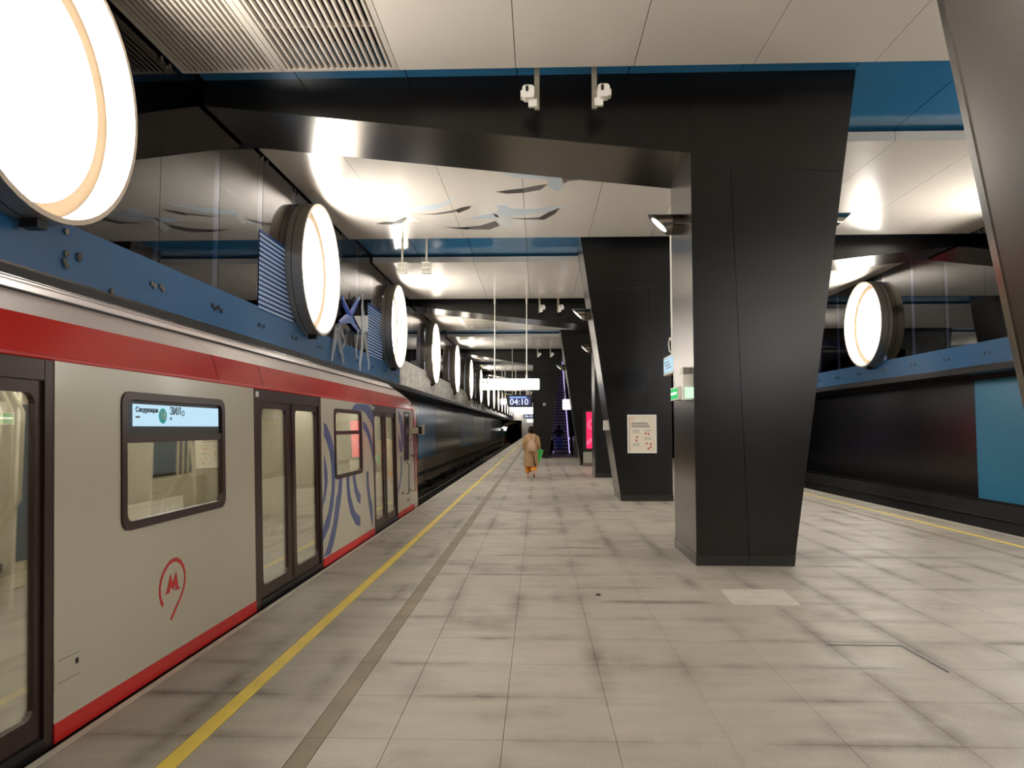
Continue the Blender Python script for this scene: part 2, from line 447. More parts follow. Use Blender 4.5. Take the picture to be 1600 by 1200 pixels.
# ================================================================== CEILING
ceiling = tag(mk('ceiling', join(box(GL - .5, GR + .5, Y0, 44.2, 6.1, 6.3), box(GL - .5, .5, 44.2, Y1, 6.1, 6.3), box(4.36, GR + .5, 44.2, Y1, 6.1, 6.3), box(.5, 4.36, 60.7, Y1, 6.1, 6.3)), DARK), kind='structure')
JX = [GL + .04] + [-.245 + 1.36 * k for k in range(-2, 7)] + [GR - .04]
def shaft(x0, x1, y0): return y0 > 41 and x1 > -.15 and x0 < 5.05
GRILL_BAYS = (0, 3, 5)
bays = []
for i in range(-2, 14):
    bays.append((i, YC[i] + 1.8, YC[i + 1] - .55))
g_frame = None
for bi, ya, yb in bays:
    for j in range(len(JX) - 1):
        a, b = JX[j] + .004, JX[j + 1] - .004
        if shaft(a, b, ya):
            if a < -.15 < b: b = -.2
            elif a < 5.05 < b: a = 5.05
            else: continue
        if ya > YR1 and a > 4: continue
        if bi in GRILL_BAYS and j < 2:
            gr = mk('ceiling_grille', ringprism([(a, ya), (b, ya), (b, yb), (a, yb)], [(a + .06, ya + .05), (b - .06, ya + .05), (b - .06, yb - .05), (a + .06, yb - .05)], 'Z', ZC, ZC + .05), GRIL, ceiling)
            n = 17; pit = (b - a - .12) / n; s1 = None
            for k in range(n):
                xs = a + .06 + pit * (k + .5)
                if s1 is None: s1 = mk('slat', box(xs - .014, xs + .014, ya + .04, yb - .04, ZC + .002, ZC + .05), GRIL, gr); x1 = xs
                else: cp(s1, gr, (xs - x1, 0, 0))
            c1 = None; nb = 6
            for k in range(1, nb):
                yy = ya + (yb - ya) * k / nb
                if c1 is None: c1 = mk('cross_bar', box(a + .05, b - .05, yy - .02, yy + .02, ZC + .03, ZC + .075), GRIL, gr); y1_ = yy
                else: cp(c1, gr, (0, yy - y1_, 0))
        else:
            mk('ceiling_panel', prism([(a, ZC), (b, ZC), (b, ZC + .14), (a, ZC + .14)], 'Y', ya, yb), CEIL, ceiling)
        if not (bi in GRILL_BAYS and j < 2):
            mk('ceiling_fascia', box(a, b, ya - .012, ya - .002, ZC + .001, ZC + .14), CEILF, ceiling)
        else:
            mk('ceiling_fascia', box(a, b, ya - .012, ya - .002, ZC + .001, ZC + .14), CEILF, ceiling)
# blue panels in the slots over the columns
for i in range(-2, 15):
    ya, yb = YC[i] - .75, YC[i] + 2.1
    for j in range(len(JX) - 1):
        a, b = JX[j] + .006, JX[j + 1] - .006
        if shaft(a, b, ya):
            if a < -.15 < b: b = -.2
            elif a < 5.05 < b: a = 5.05
            else: continue
        if ya > YR1 and a > 4: continue
        mk('blue_ceiling_panel', box(a, b, ya, yb, ZB, ZB + .06), CBLUE, ceiling)

# ================================================================== SIDE WALLS
def make_wall(side, gx, wx, s, y_end):
    """s = -1 left, +1 right; upper glass wall over a recessed track wall"""
    def bx(xa, xb, *r): return box(min(xa, xb), max(xa, xb), *r)
    w = tag(mk('wall_' + side, bx(gx + s * .32, gx + s * .5, Y0, y_end, 2.9, 6.1), WALLB), kind='structure')
    mk('soffit', bx(gx - s * .02, wx + s * .02, Y0, y_end, 2.86, 2.91), BLACK2, w)
    mk('soffit_lip', bx(gx - s * .03, gx + s * .03, Y0, y_end, 2.79, 2.91), BLACK2, w)
    mk('cornice', bx(wx - s * .10, wx, Y0, y_end, 2.74, 2.86), BLACK2, w)
    mk('glass_sill', bx(gx - s * .03, gx + s * .05, Y0, y_end, 2.91, 2.93), STEELD, w)
    mk('lower_wall', bx(wx + s * .03, wx + s * .2, Y0, y_end, -1.4, 2.9), DARK, w)
    return w, bx
wl, bxl = make_wall('left', GL, WLX, -1, Y1)
wr, bxr = make_wall('right', GR, WRX, 1, YR1)
JY = [-9.3 + 1.5 * k + .64 for k in range(0, 82)]
def panes(w, gx, s, y_end):
    p0 = po0 = b0 = None
    for k in range(len(JY) - 1):
        ya, yb = JY[k] + .005, JY[k + 1] - .005
        if yb > y_end: break
        rel = s < 0 and 21.9 < (ya + yb) / 2
        if p0 is None:
            p0 = mk('glass_pane', box(gx - .006, gx + .006, ya, yb, 2.93, 5.9), GLASS, w); y0_ = ya
            po0 = mk('steel_post', box(gx + s * .16 - .05, gx + s * .16 + .05, ya - .045, ya + .035, 2.92, 5.95), STEELD, w)
            q = p0
        else:
            q = cp(p0, w, (0, ya - y0_, 0)); cp(po0, w, (0, ya - y0_, 0))
        if 4 < ya < 32:
            for dy in (.09, 1.41):
                for z in (3.16, 5.72):
                    if b0 is None:
                        b0 = mk('glass_bolt', prism(circ(ya + dy, z, .032, 12), 'X', gx - s * .006, gx - s * .03), STEELL, q, smooth=True); by, bz = ya + dy, z
                    else: cp(b0, q, (0, ya + dy - by, z - bz))
panes(wl, GL, -1, Y1); panes(wr, GR, 1, YR1)
mk('blue_band', box(GL + .007, GL + .01, Y0, 21.9, 2.92, 3.44), WBAND, wl)
mk('blue_band', box(GR - .01, GR - .007, Y0, YR1, 2.92, 3.41), WBAND, wr)
# grey relief panels over the track beyond the train
r0 = None
for k in range(16):
    y = 21.95 + k * 1.5
    h = 3.72
    if r0 is None: r0 = mk('relief_panel', box(GL + .012, GL + .05, y, y + 1.49, 2.93, h), RELIEF, wl)
    else: cp(r0, wl, (0, k * 1.5, 0))
figs = []
for k in range(46):
    y = 22.1 + k * .5 + random.uniform(-.1, .1)
    h = random.uniform(.45, .62)
    lean = random.uniform(-.12, .12)
    V = tube([(GL + .05, y, 2.98), (GL + .07, y + lean * .5, 2.98 + h * .5), (GL + .07, y + lean, 2.98 + h * .8), (GL + .06, y + lean, 2.98 + h)], [.05, .085, .07, .045], 6)
    mk('relief_figure', V, RELIEF, wl, smooth=True)
# small bolts and clips in the blue band
for px, py in ((101, 362), (121, 399), (101, 416), (98, 408), (172, 455), (235, 443), (249, 447), (331, 477), (340, 480)):
    c = at(px, py, X=GL + .01)
    mk('glass_clip', prism(circ(c.y, c.z, .028, 10), 'X', GL + .006, GL + .035), STEELL, wl, smooth=True)
# track wall panels
for a, b, m in ((Y0, 33.0, PGRY), (33.0, 38.7, PBLG), (38.7, 51.3, PGRY), (51.3, 61.6, PBLG), (61.6, 74, PGRY), (74, 84, PBLG), (84, 97, PGRY), (97, Y1, PBLG)):
    mk('track_wall_panel', bxl(WLX, WLX - .03, a + .01, b - .01, .2, 2.74), m, wl)
mk('stone_base', bxl(WLX + .03, WLX - .05, Y0, Y1, -1.15, .19), STONE, wl)
for a, b, m in ((Y0, -2, PBLK), (-2, 3, PBLU), (3, 12.6, PBLK), (12.6, 17.9, PBLU), (17.9, 33.5, PBLK), (33.5, 39, PBLU), (39, YR1, PBLK)):
    mk('track_wall_panel', bxr(WRX, WRX + .03, a + .006, b - .006, -.05, 2.74), m, wr)
mk('track_ledge', bxr(WRX - .16, WRX + .03, Y0, YR1, -1.15, -.05), LEDGE, wr)
mk('ledge_trim', bxr(WRX - .17, WRX - .155, Y0, YR1, -.085, -.045), STEELD, wr)
for z in (-.42, -.78):
    mk('cable_pipe', tube([(WRX - .22, Y0, z), (WRX - .22, YR1, z)], .035, 8), LEDGE, wr, smooth=True)
# end walls
tag(mk('wall_back', box(GL - 1.5, WRX + .3, Y0 - .3, Y0, -1.4, 6.3), pbr('end_wall', (120, 116, 110), .6)), kind='structure')
wf = tag(mk('wall_front', box(-2.43, WRX + .3, Y1, Y1 + .3, -1.4, 6.3), pbr('end_wall2', (176, 172, 168), .6)), kind='structure')
mk('portal_header', box(WLX - .5, -2.43, Y1, Y1 + .3, 2.72, 6.3), pbr('end_wall3', (190, 186, 182), .6), wf)
tag(mk('wall_right_end', box(3.6, WRX + .3, YR1, YR1 + .3, -1.4, 6.3), BLACK2), kind='structure')

# ================================================================== ROUND LAMPS
LZ, LR, LD = 4.47, 1.18, .30
def make_lamp(gx, s, y, label, group=None):
    """s = +1 faces +X (left wall), -1 faces -X"""
    t = thing('round_wall_lamp', (gx, y, LZ - LR), label, 'lamp', group)
    xf = gx + s * LD; xb = gx + s * .012; n = 56
    def R(r, x): return [(x, y + r * math.cos(2 * math.pi * k / n), LZ + r * math.sin(2 * math.pi * k / n)) for k in range(n)]
    V, Fc = loft([R(LR - .04, xb), R(LR, xb), R(LR, xf - s * .01)], cap=False); mk('drum', (V, Fc), DRUM, t, smooth=True)
    V, Fc = loft([R(LR, xf - s * .01), R(LR, xf), R(LR - .045, xf), R(LR - .045, xf - s * .03)], cap=False); mk('rim', (V, Fc), RIM, t, smooth=True)
    V, Fc = loft([R(LR - .045, xf - s * .03), R(LR - .05, xb)], cap=False); mk('reflector', (V, Fc), LAMPW, t, smooth=True)
    V, Fc = loft([R(LR - .05, xb + s * .004), R(LR - .19, xb + s * .004), R(LR - .19, xb - s * .002)], cap=False); mk('bezel', (V, Fc), BEZ, t, smooth=True)
    V = R(LR - .19, xb) ; mk('diffuser', (V, [tuple(range(n))]), LAMP, t, recalc=False)
    mk('junction_box', box(min(xb + s * .05, xb + s * .2), max(xb + s * .05, xb + s * .2), y - .06, y + .06, LZ - LR - .07, LZ - LR + .005), TBLK, t)
    mk('seam_ring', loft([R(LR + .004, xb + s * .10), R(LR + .004, xb + s * .112)], cap=False), TBLK, t)
    return t
LAMPY = [5.66, 13.0, 20.45] + [20.45 + 7.5 * k for k in range(1, 13)]
GRP = 'round lamps along the left wall'
ORD = ['first', 'second', 'third', 'fourth', 'fifth', 'sixth', 'seventh', 'eighth', 'ninth', 'tenth', 'eleventh', 'twelfth']
labsL = {5.66: 'large round glowing drum lamp on the glass wall above the train\'s destination screen',
         13.0: 'round glowing drum lamp hiding the end of the first blue striped print',
         20.45: 'round glowing drum lamp between second striped print and grey relief wall'}
for k, y in enumerate(LAMPY[3:]): labsL[y] = ORD[k] + ' round glowing drum lamp past the train\'s red nose, over the empty track'
l0 = None
for y in [-2.0, -9.5, -17.0] + LAMPY:
    lab = labsL.get(y, 'round steel drum lamp with glowing disc over the empty track beyond the train' if y > 0 else 'round steel drum lamp on the glass wall further back along the train')
    if l0 is None:
        l0 = make_lamp(GL, 1, y, lab, GRP); l0y = y
    else:
        t = cptree(l0, (0, y - l0y, 0)); tag(t, lab, 'lamp', GRP)
r_0 = None
for y in [-17.0, -9.5, -2.0, 5.5, 13.0, 20.45, 27.95]:
    lab = 'round glowing drum lamp on the glass wall across, over the black track wall panels' if y == 20.45 else 'round steel drum lamp on the far glass wall, hidden by the columns'
    if r_0 is None: r_0 = make_lamp(GR, -1, y, lab, 'round lamps along the right wall'); r0y = y
    else:
        t = cptree(r_0, (0, y - r0y, 0)); tag(t, lab, 'lamp', 'round lamps along the right wall')

# ================================================================== COLUMNS AND BEAMS
def make_column(yf, s, label, cx=CX, end=None, u0=-.555, u1=.575, ut=1.45, beam=True, depth=1.33):
    t = thing('column', (cx, yf + depth / 2, 0), label, 'column', 'black steel clad columns down the platform')
    yb = yf + depth; z1 = ZB
    if end is None: end = GL + .05 if s > 0 else GR - .05
    ue = (end - cx) * s
    zc, ze = 4.95, 5.63
    sl = lambda z: u1 + (ut - u1) * z / z1
    X = lambda u: cx + s * u
    g = .003
    def pl(name, pts, mat=BLACK, y=None):
        pts = [(X(u), z) for u, z in pts]
        mk(name, prism(pts, 'Y', yf, yf + .012), mat, t)
        mk(name, prism(pts, 'Y', yb - .012, yb), mat, t)
    um = u0 + (u1 - u0) * .42
    ub = u0 + (u1 - u0) * .54
    core = [(u0 + .012, 0), (u1 - .012, 0), (ut - .012, z1), (u0 + .012, z1)]
    mk('core', prism([(X(u), z) for u, z in core], 'Y', yf + .012, yb - .012), BLACK2, t)
    pl('front_panel', [(u0, 4.80 + g), (sl(4.70) , 4.70 + g), (ut, z1), (u0, z1)])
    pl('front_panel', [(u0, .13 + g), (ub - g, .13 + g), (um - g, 4.80 - (.1 * .4) - g), (u0, 4.80 - g)])
    pl('front_panel', [(ub + g, .13 + g), (sl(.13), .13 + g), (sl(4.70), 4.70 - g), (um + g, 4.80 - (.1 * .4) - g)])
    pl('plinth', [(u0 - .008, 0), (ub - g, 0), (ub - g, .13), (u0 - .008, .13)], PLINTH)
    pl('plinth', [(ub + g, 0), (u1 + .008, 0), (sl(.13) + .004, .13), (ub + g, .13)], PLINTH)
    # steel sides
    def side(name, a, b, mat, th):
        (ua, za), (ub_, zb_) = a, b
        mk(name, prism([(X(ua), za), (X(ub_), zb_), (X(ub_ - th), zb_), (X(ua - th), za)], 'Y', yf + .004, yb - .004), mat, t)
    zt = zc if beam else z1
    side('side_panel', (u0, .13), (u0, 2.0), STEEL, -.012); side('side_panel', (u0, 2.004), (u0, zt), STEEL, -.012)
    side('side_plinth', (u0 - .006, 0), (u0 - .006, .128), STEELD, -.016)
    side('side_panel', (sl(.13), .13), (sl(1.6), 1.6), STEEL, .012); side('side_panel', (sl(1.604), 1.604), (sl(4.7), 4.7), STEEL, .012)
    side('side_panel', (sl(4.704), 4.704), (ut, z1), STEEL, .012)
    side('side_plinth', (u1 + .006, 0), (sl(.128) + .006, .128), STEELD, .016)
    mk('edge_trim', prism([(X(sl(.13) + .004), .13), (X(ut + .004), z1), (X(ut - .012), z1), (X(sl(.13) - .012), .13)], 'Y', yb - .03, yb + .003), STEELL, t)
    if beam:
        pts = [(u0 - g, zc), (u0 - g, z1), (ue, z1), (ue, ze)]
        mk('beam_core', prism([(X(u0), zc + .014), (X(u0), z1), (X(ue), z1), (X(ue), ze + .014)], 'Y', yf + .012, yb - .012), BLACK2, t)
        pl('beam_panel', pts)
        mk('beam_underside', prism([(X(u0), zc), (X(ue), ze), (X(ue), ze + .012), (X(u0), zc + .012)], 'Y', yf + .004, yb - .004), STEELD, t)
    return t
clab = {0: 'leaning column with brushed dark steel side in front of the bright blue track wall panel',
        1: 'black tapering column with green exit signs and beam reaching over the train',
        2: 'black leaning column carrying the white framed notice poster',
        3: 'upright black column just past the poster column, beside the pink display',
        4: 'black leaning column between the pink display and the escalator'}
for i in range(-2, 5):
    make_column(YC[i], 1 if i % 2 else -1, clab.get(i, 'black steel clad column further back along the platform'), ut=1.565 if i == 0 else 1.45)
# pair of columns either side of the escalator, beams over both tracks
make_column(YC[5], 1, 'wide black column with small round badge beside the escalator foot', cx=.18, u0=-.42, u1=.42, ut=1.2)
make_column(YC[5], -1, 'black column on the far side of the escalator foot', cx=4.68, u0=-.42, u1=.42, ut=1.2)
tw = tag(mk('wall_shaft_left', join(box(-.2, .5, YC[5] + 1.36, Y1 - .02, 0, 6.09), box(.1, .5, 44.2, 61, 6.3, 16)), BLACK), kind='structure')
tag(mk('wall_shaft_right', join(box(4.36, 5.06, YC[5] + 1.36, YR1 - .02, 0, 6.09), box(4.36, 4.7, 44.2, 61, 6.3, 16)), BLACK), kind='structure')
for i in (7, 9, 11, 13):
    b = thing('ceiling_beam', (-2.2, YC[i] + .66, 5.0), 'black ceiling beam over the far track, steel underside', 'beam', 'far ceiling beams')
    for ya, yb in ((YC[i], YC[i] + .012), (YC[i] + 1.318, YC[i] + 1.33)):
        mk('beam_panel', prism([(-.2, 4.95), (-.2, ZB), (GL + .05, ZB), (GL + .05, 5.63)], 'Y', ya, yb), BLACK, b)
    mk('beam_underside', prism([(-.2, 4.95), (GL + .05, 5.63), (GL + .05, 5.7), (-.2, 5.02)], 'Y', YC[i] + .012, YC[i] + 1.318), STEELD, b)

#@@PART2
# ================================================================== METRO TRAIN
def sx(z): return -2.49 - .035 * z                       # slightly leaning side wall
def on_train(px, py, off=0):
    z = 1.0
    for _ in range(6):
        p = at(px, py, X=sx(z) + off); z = p.z
    return p
TC = -3.86
train = thing('metro_train', (TC, 5.0, -1.0), 'white and red metro train standing at the platform edge', 'train')
TY0, TY1 = -21.5, 15.2
NOSE = 14.35
def wallq(name, y0, y1, z0, z1, mat, off=0, th=.03, parent=None):
    """slab of the side wall following its lean"""
    V = [(sx(z) + off - d, y, z) for d in (0, th) for y, z in ((y0, z0), (y1, z0), (y1, z1), (y0, z1))]
    Fc = [(0, 1, 2, 3), (7, 6, 5, 4), (0, 4, 5, 1), (1, 5, 6, 2), (2, 6, 7, 3), (3, 7, 4, 0)]
    return mk(name, (V, Fc), mat, parent or train)
def wallpoly(name, pts, mat, off=.002, th=.002, parent=None):
    n = len(pts)
    V = [(sx(z) + off, y, z) for y, z in pts] + [(sx(z) + off - th, y, z) for y, z in pts]
    Fc = [tuple(range(n)), tuple(range(2 * n - 1, n - 1, -1))] + [(i, (i + 1) % n, n + (i + 1) % n, n + i) for i in range(n)]
    return mk(name, (V, Fc), mat, parent or train)
def wallring(name, outer, inner, mat, off=.012, th=.04, parent=None):
    n = len(outer)
    V = [(sx(z) + o, y, z) for o in (off, off - th) for lp in (outer, inner) for y, z in lp]
    Fc = []
    for i in range(n):
        j = (i + 1) % n
        Fc += [(i, j, n + j, n + i), (2 * n + i, 3 * n + i, 3 * n + j, 2 * n + j), (i, 2 * n + i, 2 * n + j, j), (n + i, n + j, 3 * n + j, 3 * n + i)]
    return mk(name, (V, Fc), mat, parent or train, smooth=False)
ZW0, ZW1, ZS = .092, 1.985, -.005
# doors and panels along the side
DOORS = [(-6.35, -4.35), (-1.25, .75), (1.77, 3.77), (6.5, 8.52), (11.22, 13.1)]
DOORS = [(-14.2, -12.2), (-9.5, -7.5), (-4.0, -2.0), (1.75, 3.77), (6.48, 8.52), (11.2, 13.1)]
prev = TY0
for d0, d1 in DOORS + [(NOSE + .35, None)]:
    a, b = prev, d0
    if d1 is None: a, b = prev, NOSE
    mid = (a + b) / 2
    has_win = d1 is not None and b - a > 2
    if has_win:
        if abs(mid - 5.13) < .2: w0, w1, z0, z1 = 4.38, 5.85, .985, 1.845
        elif abs(mid - 9.86) < .2: w0, w1, z0, z1 = 9.06, 10.49, .97, 1.86
        else: w0, w1, z0, z1 = mid - .72, mid + .72, .98, 1.85
        wallq('side_panel', a, w0, ZW0, ZW1, TWHITE); wallq('side_panel', w1, b, ZW0, ZW1, TWHITE)
        wallq('side_panel', w0, w1, ZW0, z0, TWHITE); wallq('side_panel', w0, w1, z1, ZW1, TWHITE)
        win = wallring('window_frame', rrect(w0, w1, z0, z1, .08), rrect(w0 + .055, w1 - .055, z0 + .055, z1 - .05, .05), TBROWN)
        wallring('corner_fill', rrect(w0, w1, z0, z1, .005), rrect(w0, w1, z0, z1, .078), TWHITE, off=0, th=.03, parent=win)
        zm = z0 + (z1 - z0) * .655
        wallq('window_bar', w0 + .05, w1 - .05, zm - .025, zm + .025, TBROWN, off=.006, parent=win)
        if abs(mid - 5.13) < .2:
            scr = wallq('display_housing', w0 + .05, w1 - .05, zm + .02, z1 - .045, TBLK, off=-.006, th=.03, parent=win)
            wallq('pane', w0 + .05, w1 - .05, z0 + .05, zm - .02, TGLASS, off=-.004, th=.006, parent=win)
        else:
            wallq('pane', w0 + .05, w1 - .05, z0 + .05, zm - .02, TGLASS, off=-.004, th=.006, parent=win)
            wallq('pane', w0 + .05, w1 - .05, zm + .02, z1 - .045, TGLASS, off=-.004, th=.006, parent=win)
    else:
        wallq('side_panel', a, b, ZW0, ZW1, TWHITE)
    wallq('lower_red_stripe', a, b, ZS, ZW0, TREDL, off=.004)
    if d1 is None: break
    prev = d1
    # door: brown surround, two glazed leaves, black sill
    wallq('door_post', d0, d0 + .14, ZS, ZW1, TBROWN, off=-.004); wallq('door_post', d1 - .07, d1, ZS, ZW1, TBROWN, off=-.004)
    wallq('door_header', d0 + .14, d1 - .07, 1.865, ZW1, TBROWN, off=-.006)
    wallq('door_sill', d0 + .14, d1 - .07, ZS - .02, .055, TBLK, off=-.002, th=.06)
    m_ = (d0 + .14 + d1 - .07) / 2
    for l0_, l1_, fa, fb in ((d0 + .145, m_ - .006, .09, .13), (m_ + .006, d1 - .075, .12, .045)):
        leaf = wallring('door_leaf', rrect(l0_, l1_, .06, 1.895, .005), rrect(l0_ + fa, l1_ - fb, .17, 1.80, .06), TBROWN, off=-.022, th=.035)
        wallq('glass', l0_ + fa - .01, l1_ - fb + .01, .16, 1.81, TGLASS, off=-.035, th=.006, parent=leaf)
        e = l1_ if l0_ < m_ - .1 else l0_
        sgn = -1 if l0_ < m_ - .1 else 1
        wallq('seal', e + sgn * .005, e + sgn * .02, .10, 1.86, STEELD, off=-.016, parent=leaf)
    wallq('door_lamp', d0 - .0 + .05, d0 + .12, 1.90, 1.95, WHITEP, off=.002)
# shell: upper red stripe, roof, skirt, far side
def section(y, drop=0., inset=0.):
    pr = [(sx(1.985), 1.985), (-2.63, 2.205), (-2.80, 2.355), (-2.98, 2.48), (-3.35, 2.56), (TC, 2.6)]
    pr = [(x - inset, 1.985 + (z - 1.985) * (1 - drop)) for x, z in pr]
    return pr
ys = [TY0, NOSE, 14.75, 15.05, 15.28, 15.42]
prm = [(0, 0), (0, 0), (.08, .0), (.28, .005), (.6, .015), (.9, .05)]
def strip(name, i0, i1, mat, n0=0, off=0, yA=None, yB=None):
    Y = ys if yA is None else [yA, yB]
    S = []
    for k, y in enumerate(Y):
        d, ins = prm[k] if yA is None else (0, 0)
        s_ = section(y, d, ins)[i0:i1 + 1]
        S.append([(x + off, y, z) for x, z in s_])
    V, Fc = loft(S, closed=False, cap=False)
    return mk(name, (V, Fc), mat, train, smooth=True, recalc=False)
edges = [TY0, -12, -3.0, 5.78, 6.75, 11.6, NOSE]
for a, b in zip(edges[:-1], edges[1:]):
    strip('upper_red_stripe', 0, 1, TRED, yA=a + .004, yB=b - .004)
    strip('roof_panel', 1, 2, TROOF, yA=a + .004, yB=b - .004)
    strip('roof_panel', 2, 5, TROOF, yA=a + .004, yB=b - .004)
strip('leak_backing', 0, 5, TBLK, off=-.03, yA=TY0, yB=NOSE)  # black backing added behind the panel joints to block cabin light
def nose(name, i0, i1, mat):
    S = [[(x, y, z) for x, z in section(y, *prm[k])[i0:i1 + 1]] for k, y in enumerate(ys) if k > 0]
    return mk(name, loft(S, closed=False, cap=False), mat, train, smooth=True, recalc=False)
nose('nose_red_band', 0, 1, TRED); nose('nose_roof', 1, 5, TROOF)
mk('far_roof', loft([[(2 * TC - x, y, z) for x, z in section(y)] for y in (TY0, NOSE)], closed=False, cap=False), TROOF, train, smooth=True, recalc=False)
mk('roof_groove', tube([(-2.797, TY0, 2.362), (-2.797, NOSE, 2.362)], .008, 6), TBLK, train)
mk('roof_groove', tube([(-2.945, TY0, 2.468), (-2.945, NOSE, 2.468)], .006, 6), STEELD, train)
mk('stripe_lip', tube([(-2.56, TY0, 1.985), (-2.56, 15.0, 1.985)], .012, 6), TREDL, train)
# cab flank beyond the last door and the red nose frame
V = []
S = []
for y, ins in ((NOSE, 0), (14.62, .0), (14.85, .003)):
    S.append([(sx(z) - ins, y, z) for z in (ZW0, .5, 1.0, 1.5, ZW1)])
mk('cab_side', loft(S, closed=False, cap=False), TWHITE, train, smooth=True, recalc=False)
S = []
for y, ins in ((14.85, .004), (15.1, .006), (15.3, .012), (15.42, .05), (15.45, .16)):
    S.append([(sx(z) - ins, y, z) for z in (.3, .6, 1.0, 1.5, 1.995)])
mk('nose_red_frame', loft(S, closed=False, cap=False), TRED, train, smooth=True, recalc=False)
S = []
for y, ins in ((14.85, .004), (15.1, .006), (15.3, .012), (15.42, .05), (15.45, .16)):
    S.append([(sx(z) - ins, y, z) for z in (-.3, 0, .3)])
mk('nose_lower', loft(S, closed=False, cap=False), TWHITE, train, smooth=True, recalc=False)
mk('nose_red_edge', tube([(sx(0) - .08, 15.40, -.02), (sx(1) - .06, 15.41, 1.0), (sx(1.9) - .08, 15.39, 1.97)], .04, 8), TRED, train, smooth=True)
mk('front_face', box(-5.2, -2.66, 15.3, 15.4, -.6, 2.05), TBLK, train)
wallq('lower_red_stripe', NOSE, 14.8, ZS, ZW0, TREDL, off=.004)
mk('skirt', box(-2.62, -2.53, TY0, 14.9, -.75, -.03), TBLK, train)
mk('underframe', box(-5.0, -2.75, TY0, 14.9, -.85, -.12), TBLK, train)
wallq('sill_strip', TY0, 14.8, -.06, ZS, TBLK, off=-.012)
# interior
mk('interior_floor', box(-5.16, -2.6, TY0, 14.3, -.06, .03), TFLOOR, train)
mk('interior_ceiling', box(-5.16, -2.62, TY0, 14.3, 2.12, 2.16), TINT, train)
mk('end_bulkhead', box(-5.1, -2.62, 13.35, 13.42, .03, 2.12), TINT, train)
mk('back_bulkhead', box(-5.1, -2.62, TY0, TY0 + .06, -.05, 2.12), TINT, train)
mk('far_side_wall', box(-5.22, -5.16, TY0, 14.3, -.05, 2.2), TINT, train)
mk('far_shell', box(-5.26, -5.22, TY0, 14.9, -.4, 2.25), TWHITE, train)
for x in (-3.35, -4.35):
    for k in range(9):
        y = -20 + k * 3.72
        mk('light_strip', box(x - .09, x + .09, y, y + 3.5, 2.10, 2.118), TLIGHT, train)
prevd = TY0
for d0, d1 in DOORS:
    # far doors: dark glazing in cream leaves
    f = mk('far_door', box(-5.158, -5.13, d0 + .1, d1 - .1, .05, 2.0), TINT2, train)
    m_ = (d0 + d1) / 2
    for q0, q1 in ((d0 + .25, m_ - .12), (m_ + .12, d1 - .25)):
        mk('far_door_glass', box(-5.13, -5.12, q0, q1, .3, 1.85), TWIN, f)
for (a0, a1), (b0, b1) in zip(DOORS[:-1], DOORS[1:]):
    m_ = (a1 + b0) / 2
    fr = mk('far_window', prism(rrect(m_ - .9, m_ + .9, .95, 1.9, .1), 'X', -5.158, -5.135), TBLK, train)
    mk('far_window_glass', prism(rrect(m_ - .86, m_ + .86, .99, 1.86, .08), 'X', -5.135, -5.128), TWIN, fr)
    for e in (a1 + .12, b0 - .12):
        for xa, xb in ((-5.12, -4.62),):
            mk('partition', box(xa, xb, e - .02, e + .02, .03, 1.95), TINT, train)
    for xa, xb, bk in ((-5.12, -4.66, -5.1), (-3.06, -2.66, -2.68)):
        if bk > -4: continue
        st = mk('seat_bench', box(xa, xb, a1 + .2, b0 - .2, .36, .44), TSEAT, train)
        mk('seat_back', box(bk - .02, bk + .05, a1 + .2, b0 - .2, .44, .9), TINT2, st)
        for k in range(3):
            yy = a1 + .25 + (b0 - a1 - .5) * (k + .5) / 3
            mk('seat_pad', box(xa + .06, xb, yy - .32, yy + .32, .44, .47), TSEAT, st)
        mk('seat_base', box(xa, xa + .3, a1 + .3, b0 - .3, .03, .36), TINT2, st)
    for k, yy in enumerate((a1 + .35, a1 + .48, a1 + .61, b0 - .61, b0 - .48, b0 - .35)):
        mk('grab_pole', tube([(-4.62, yy, .45), (-4.60, yy, .7), (-4.42, yy, 1.0), (-4.42, yy, 1.75), (-4.6, yy, 2.1)], .016, 6), TPOLE, train, smooth=True)
    for yy in (a1 + .5, m_, b0 - .5):
        mk('stanchion', tube([(-3.9, yy, .03), (-3.9, yy, 2.12)], .02, 8), TPOLE, train, smooth=True)
    for yy in (a1 + .25, b0 - .25):
        mk('stanchion', tube([(-4.2, yy, .03), (-4.15, yy, .9), (-4.3, yy, 2.12)], .02, 8), TPOLE, train, smooth=True)
# line display in the first window
wallq('screen', 4.515, 5.74, 1.628, 1.770, SCREEN, off=.004, th=.006, parent=scr)
U_, V_ = (0, 1, 0), (-.035, 0, 1)
def tt(s_, mat, px, py, size, par, off=.008):
    p = on_train(px, py, off)
    return text('lettering', s_, mat, par, p, (0, 1, 0), Vector((-.035, 0, 1)).normalized(), size)
tt('Следующая', INK, 212, 643.5, .047, scr); tt('next', INKL, 212, 653, .028, scr)
c = on_train(254.5, 650, .006)
wallpoly('line_badge', [(c.y + .052 * math.cos(q * math.pi / 10), c.z + .052 * math.sin(q * math.pi / 10)) for q in range(20)], TEAL, off=.007, parent=scr)
tt('16', WHITEP, 249.5, 655.5, .085, scr, .010)
tt('ЗИЛ', INK, 265.5, 648, .075, scr); wallring('badge_ring', circ(on_train(285, 646).y, on_train(285, 646).z, .02, 14), circ(on_train(285, 646).y, on_train(285, 646).z, .014, 14), INK, off=.007, th=.002, parent=scr)
tt('ZIL', INKL, 265.5, 656, .024, scr)
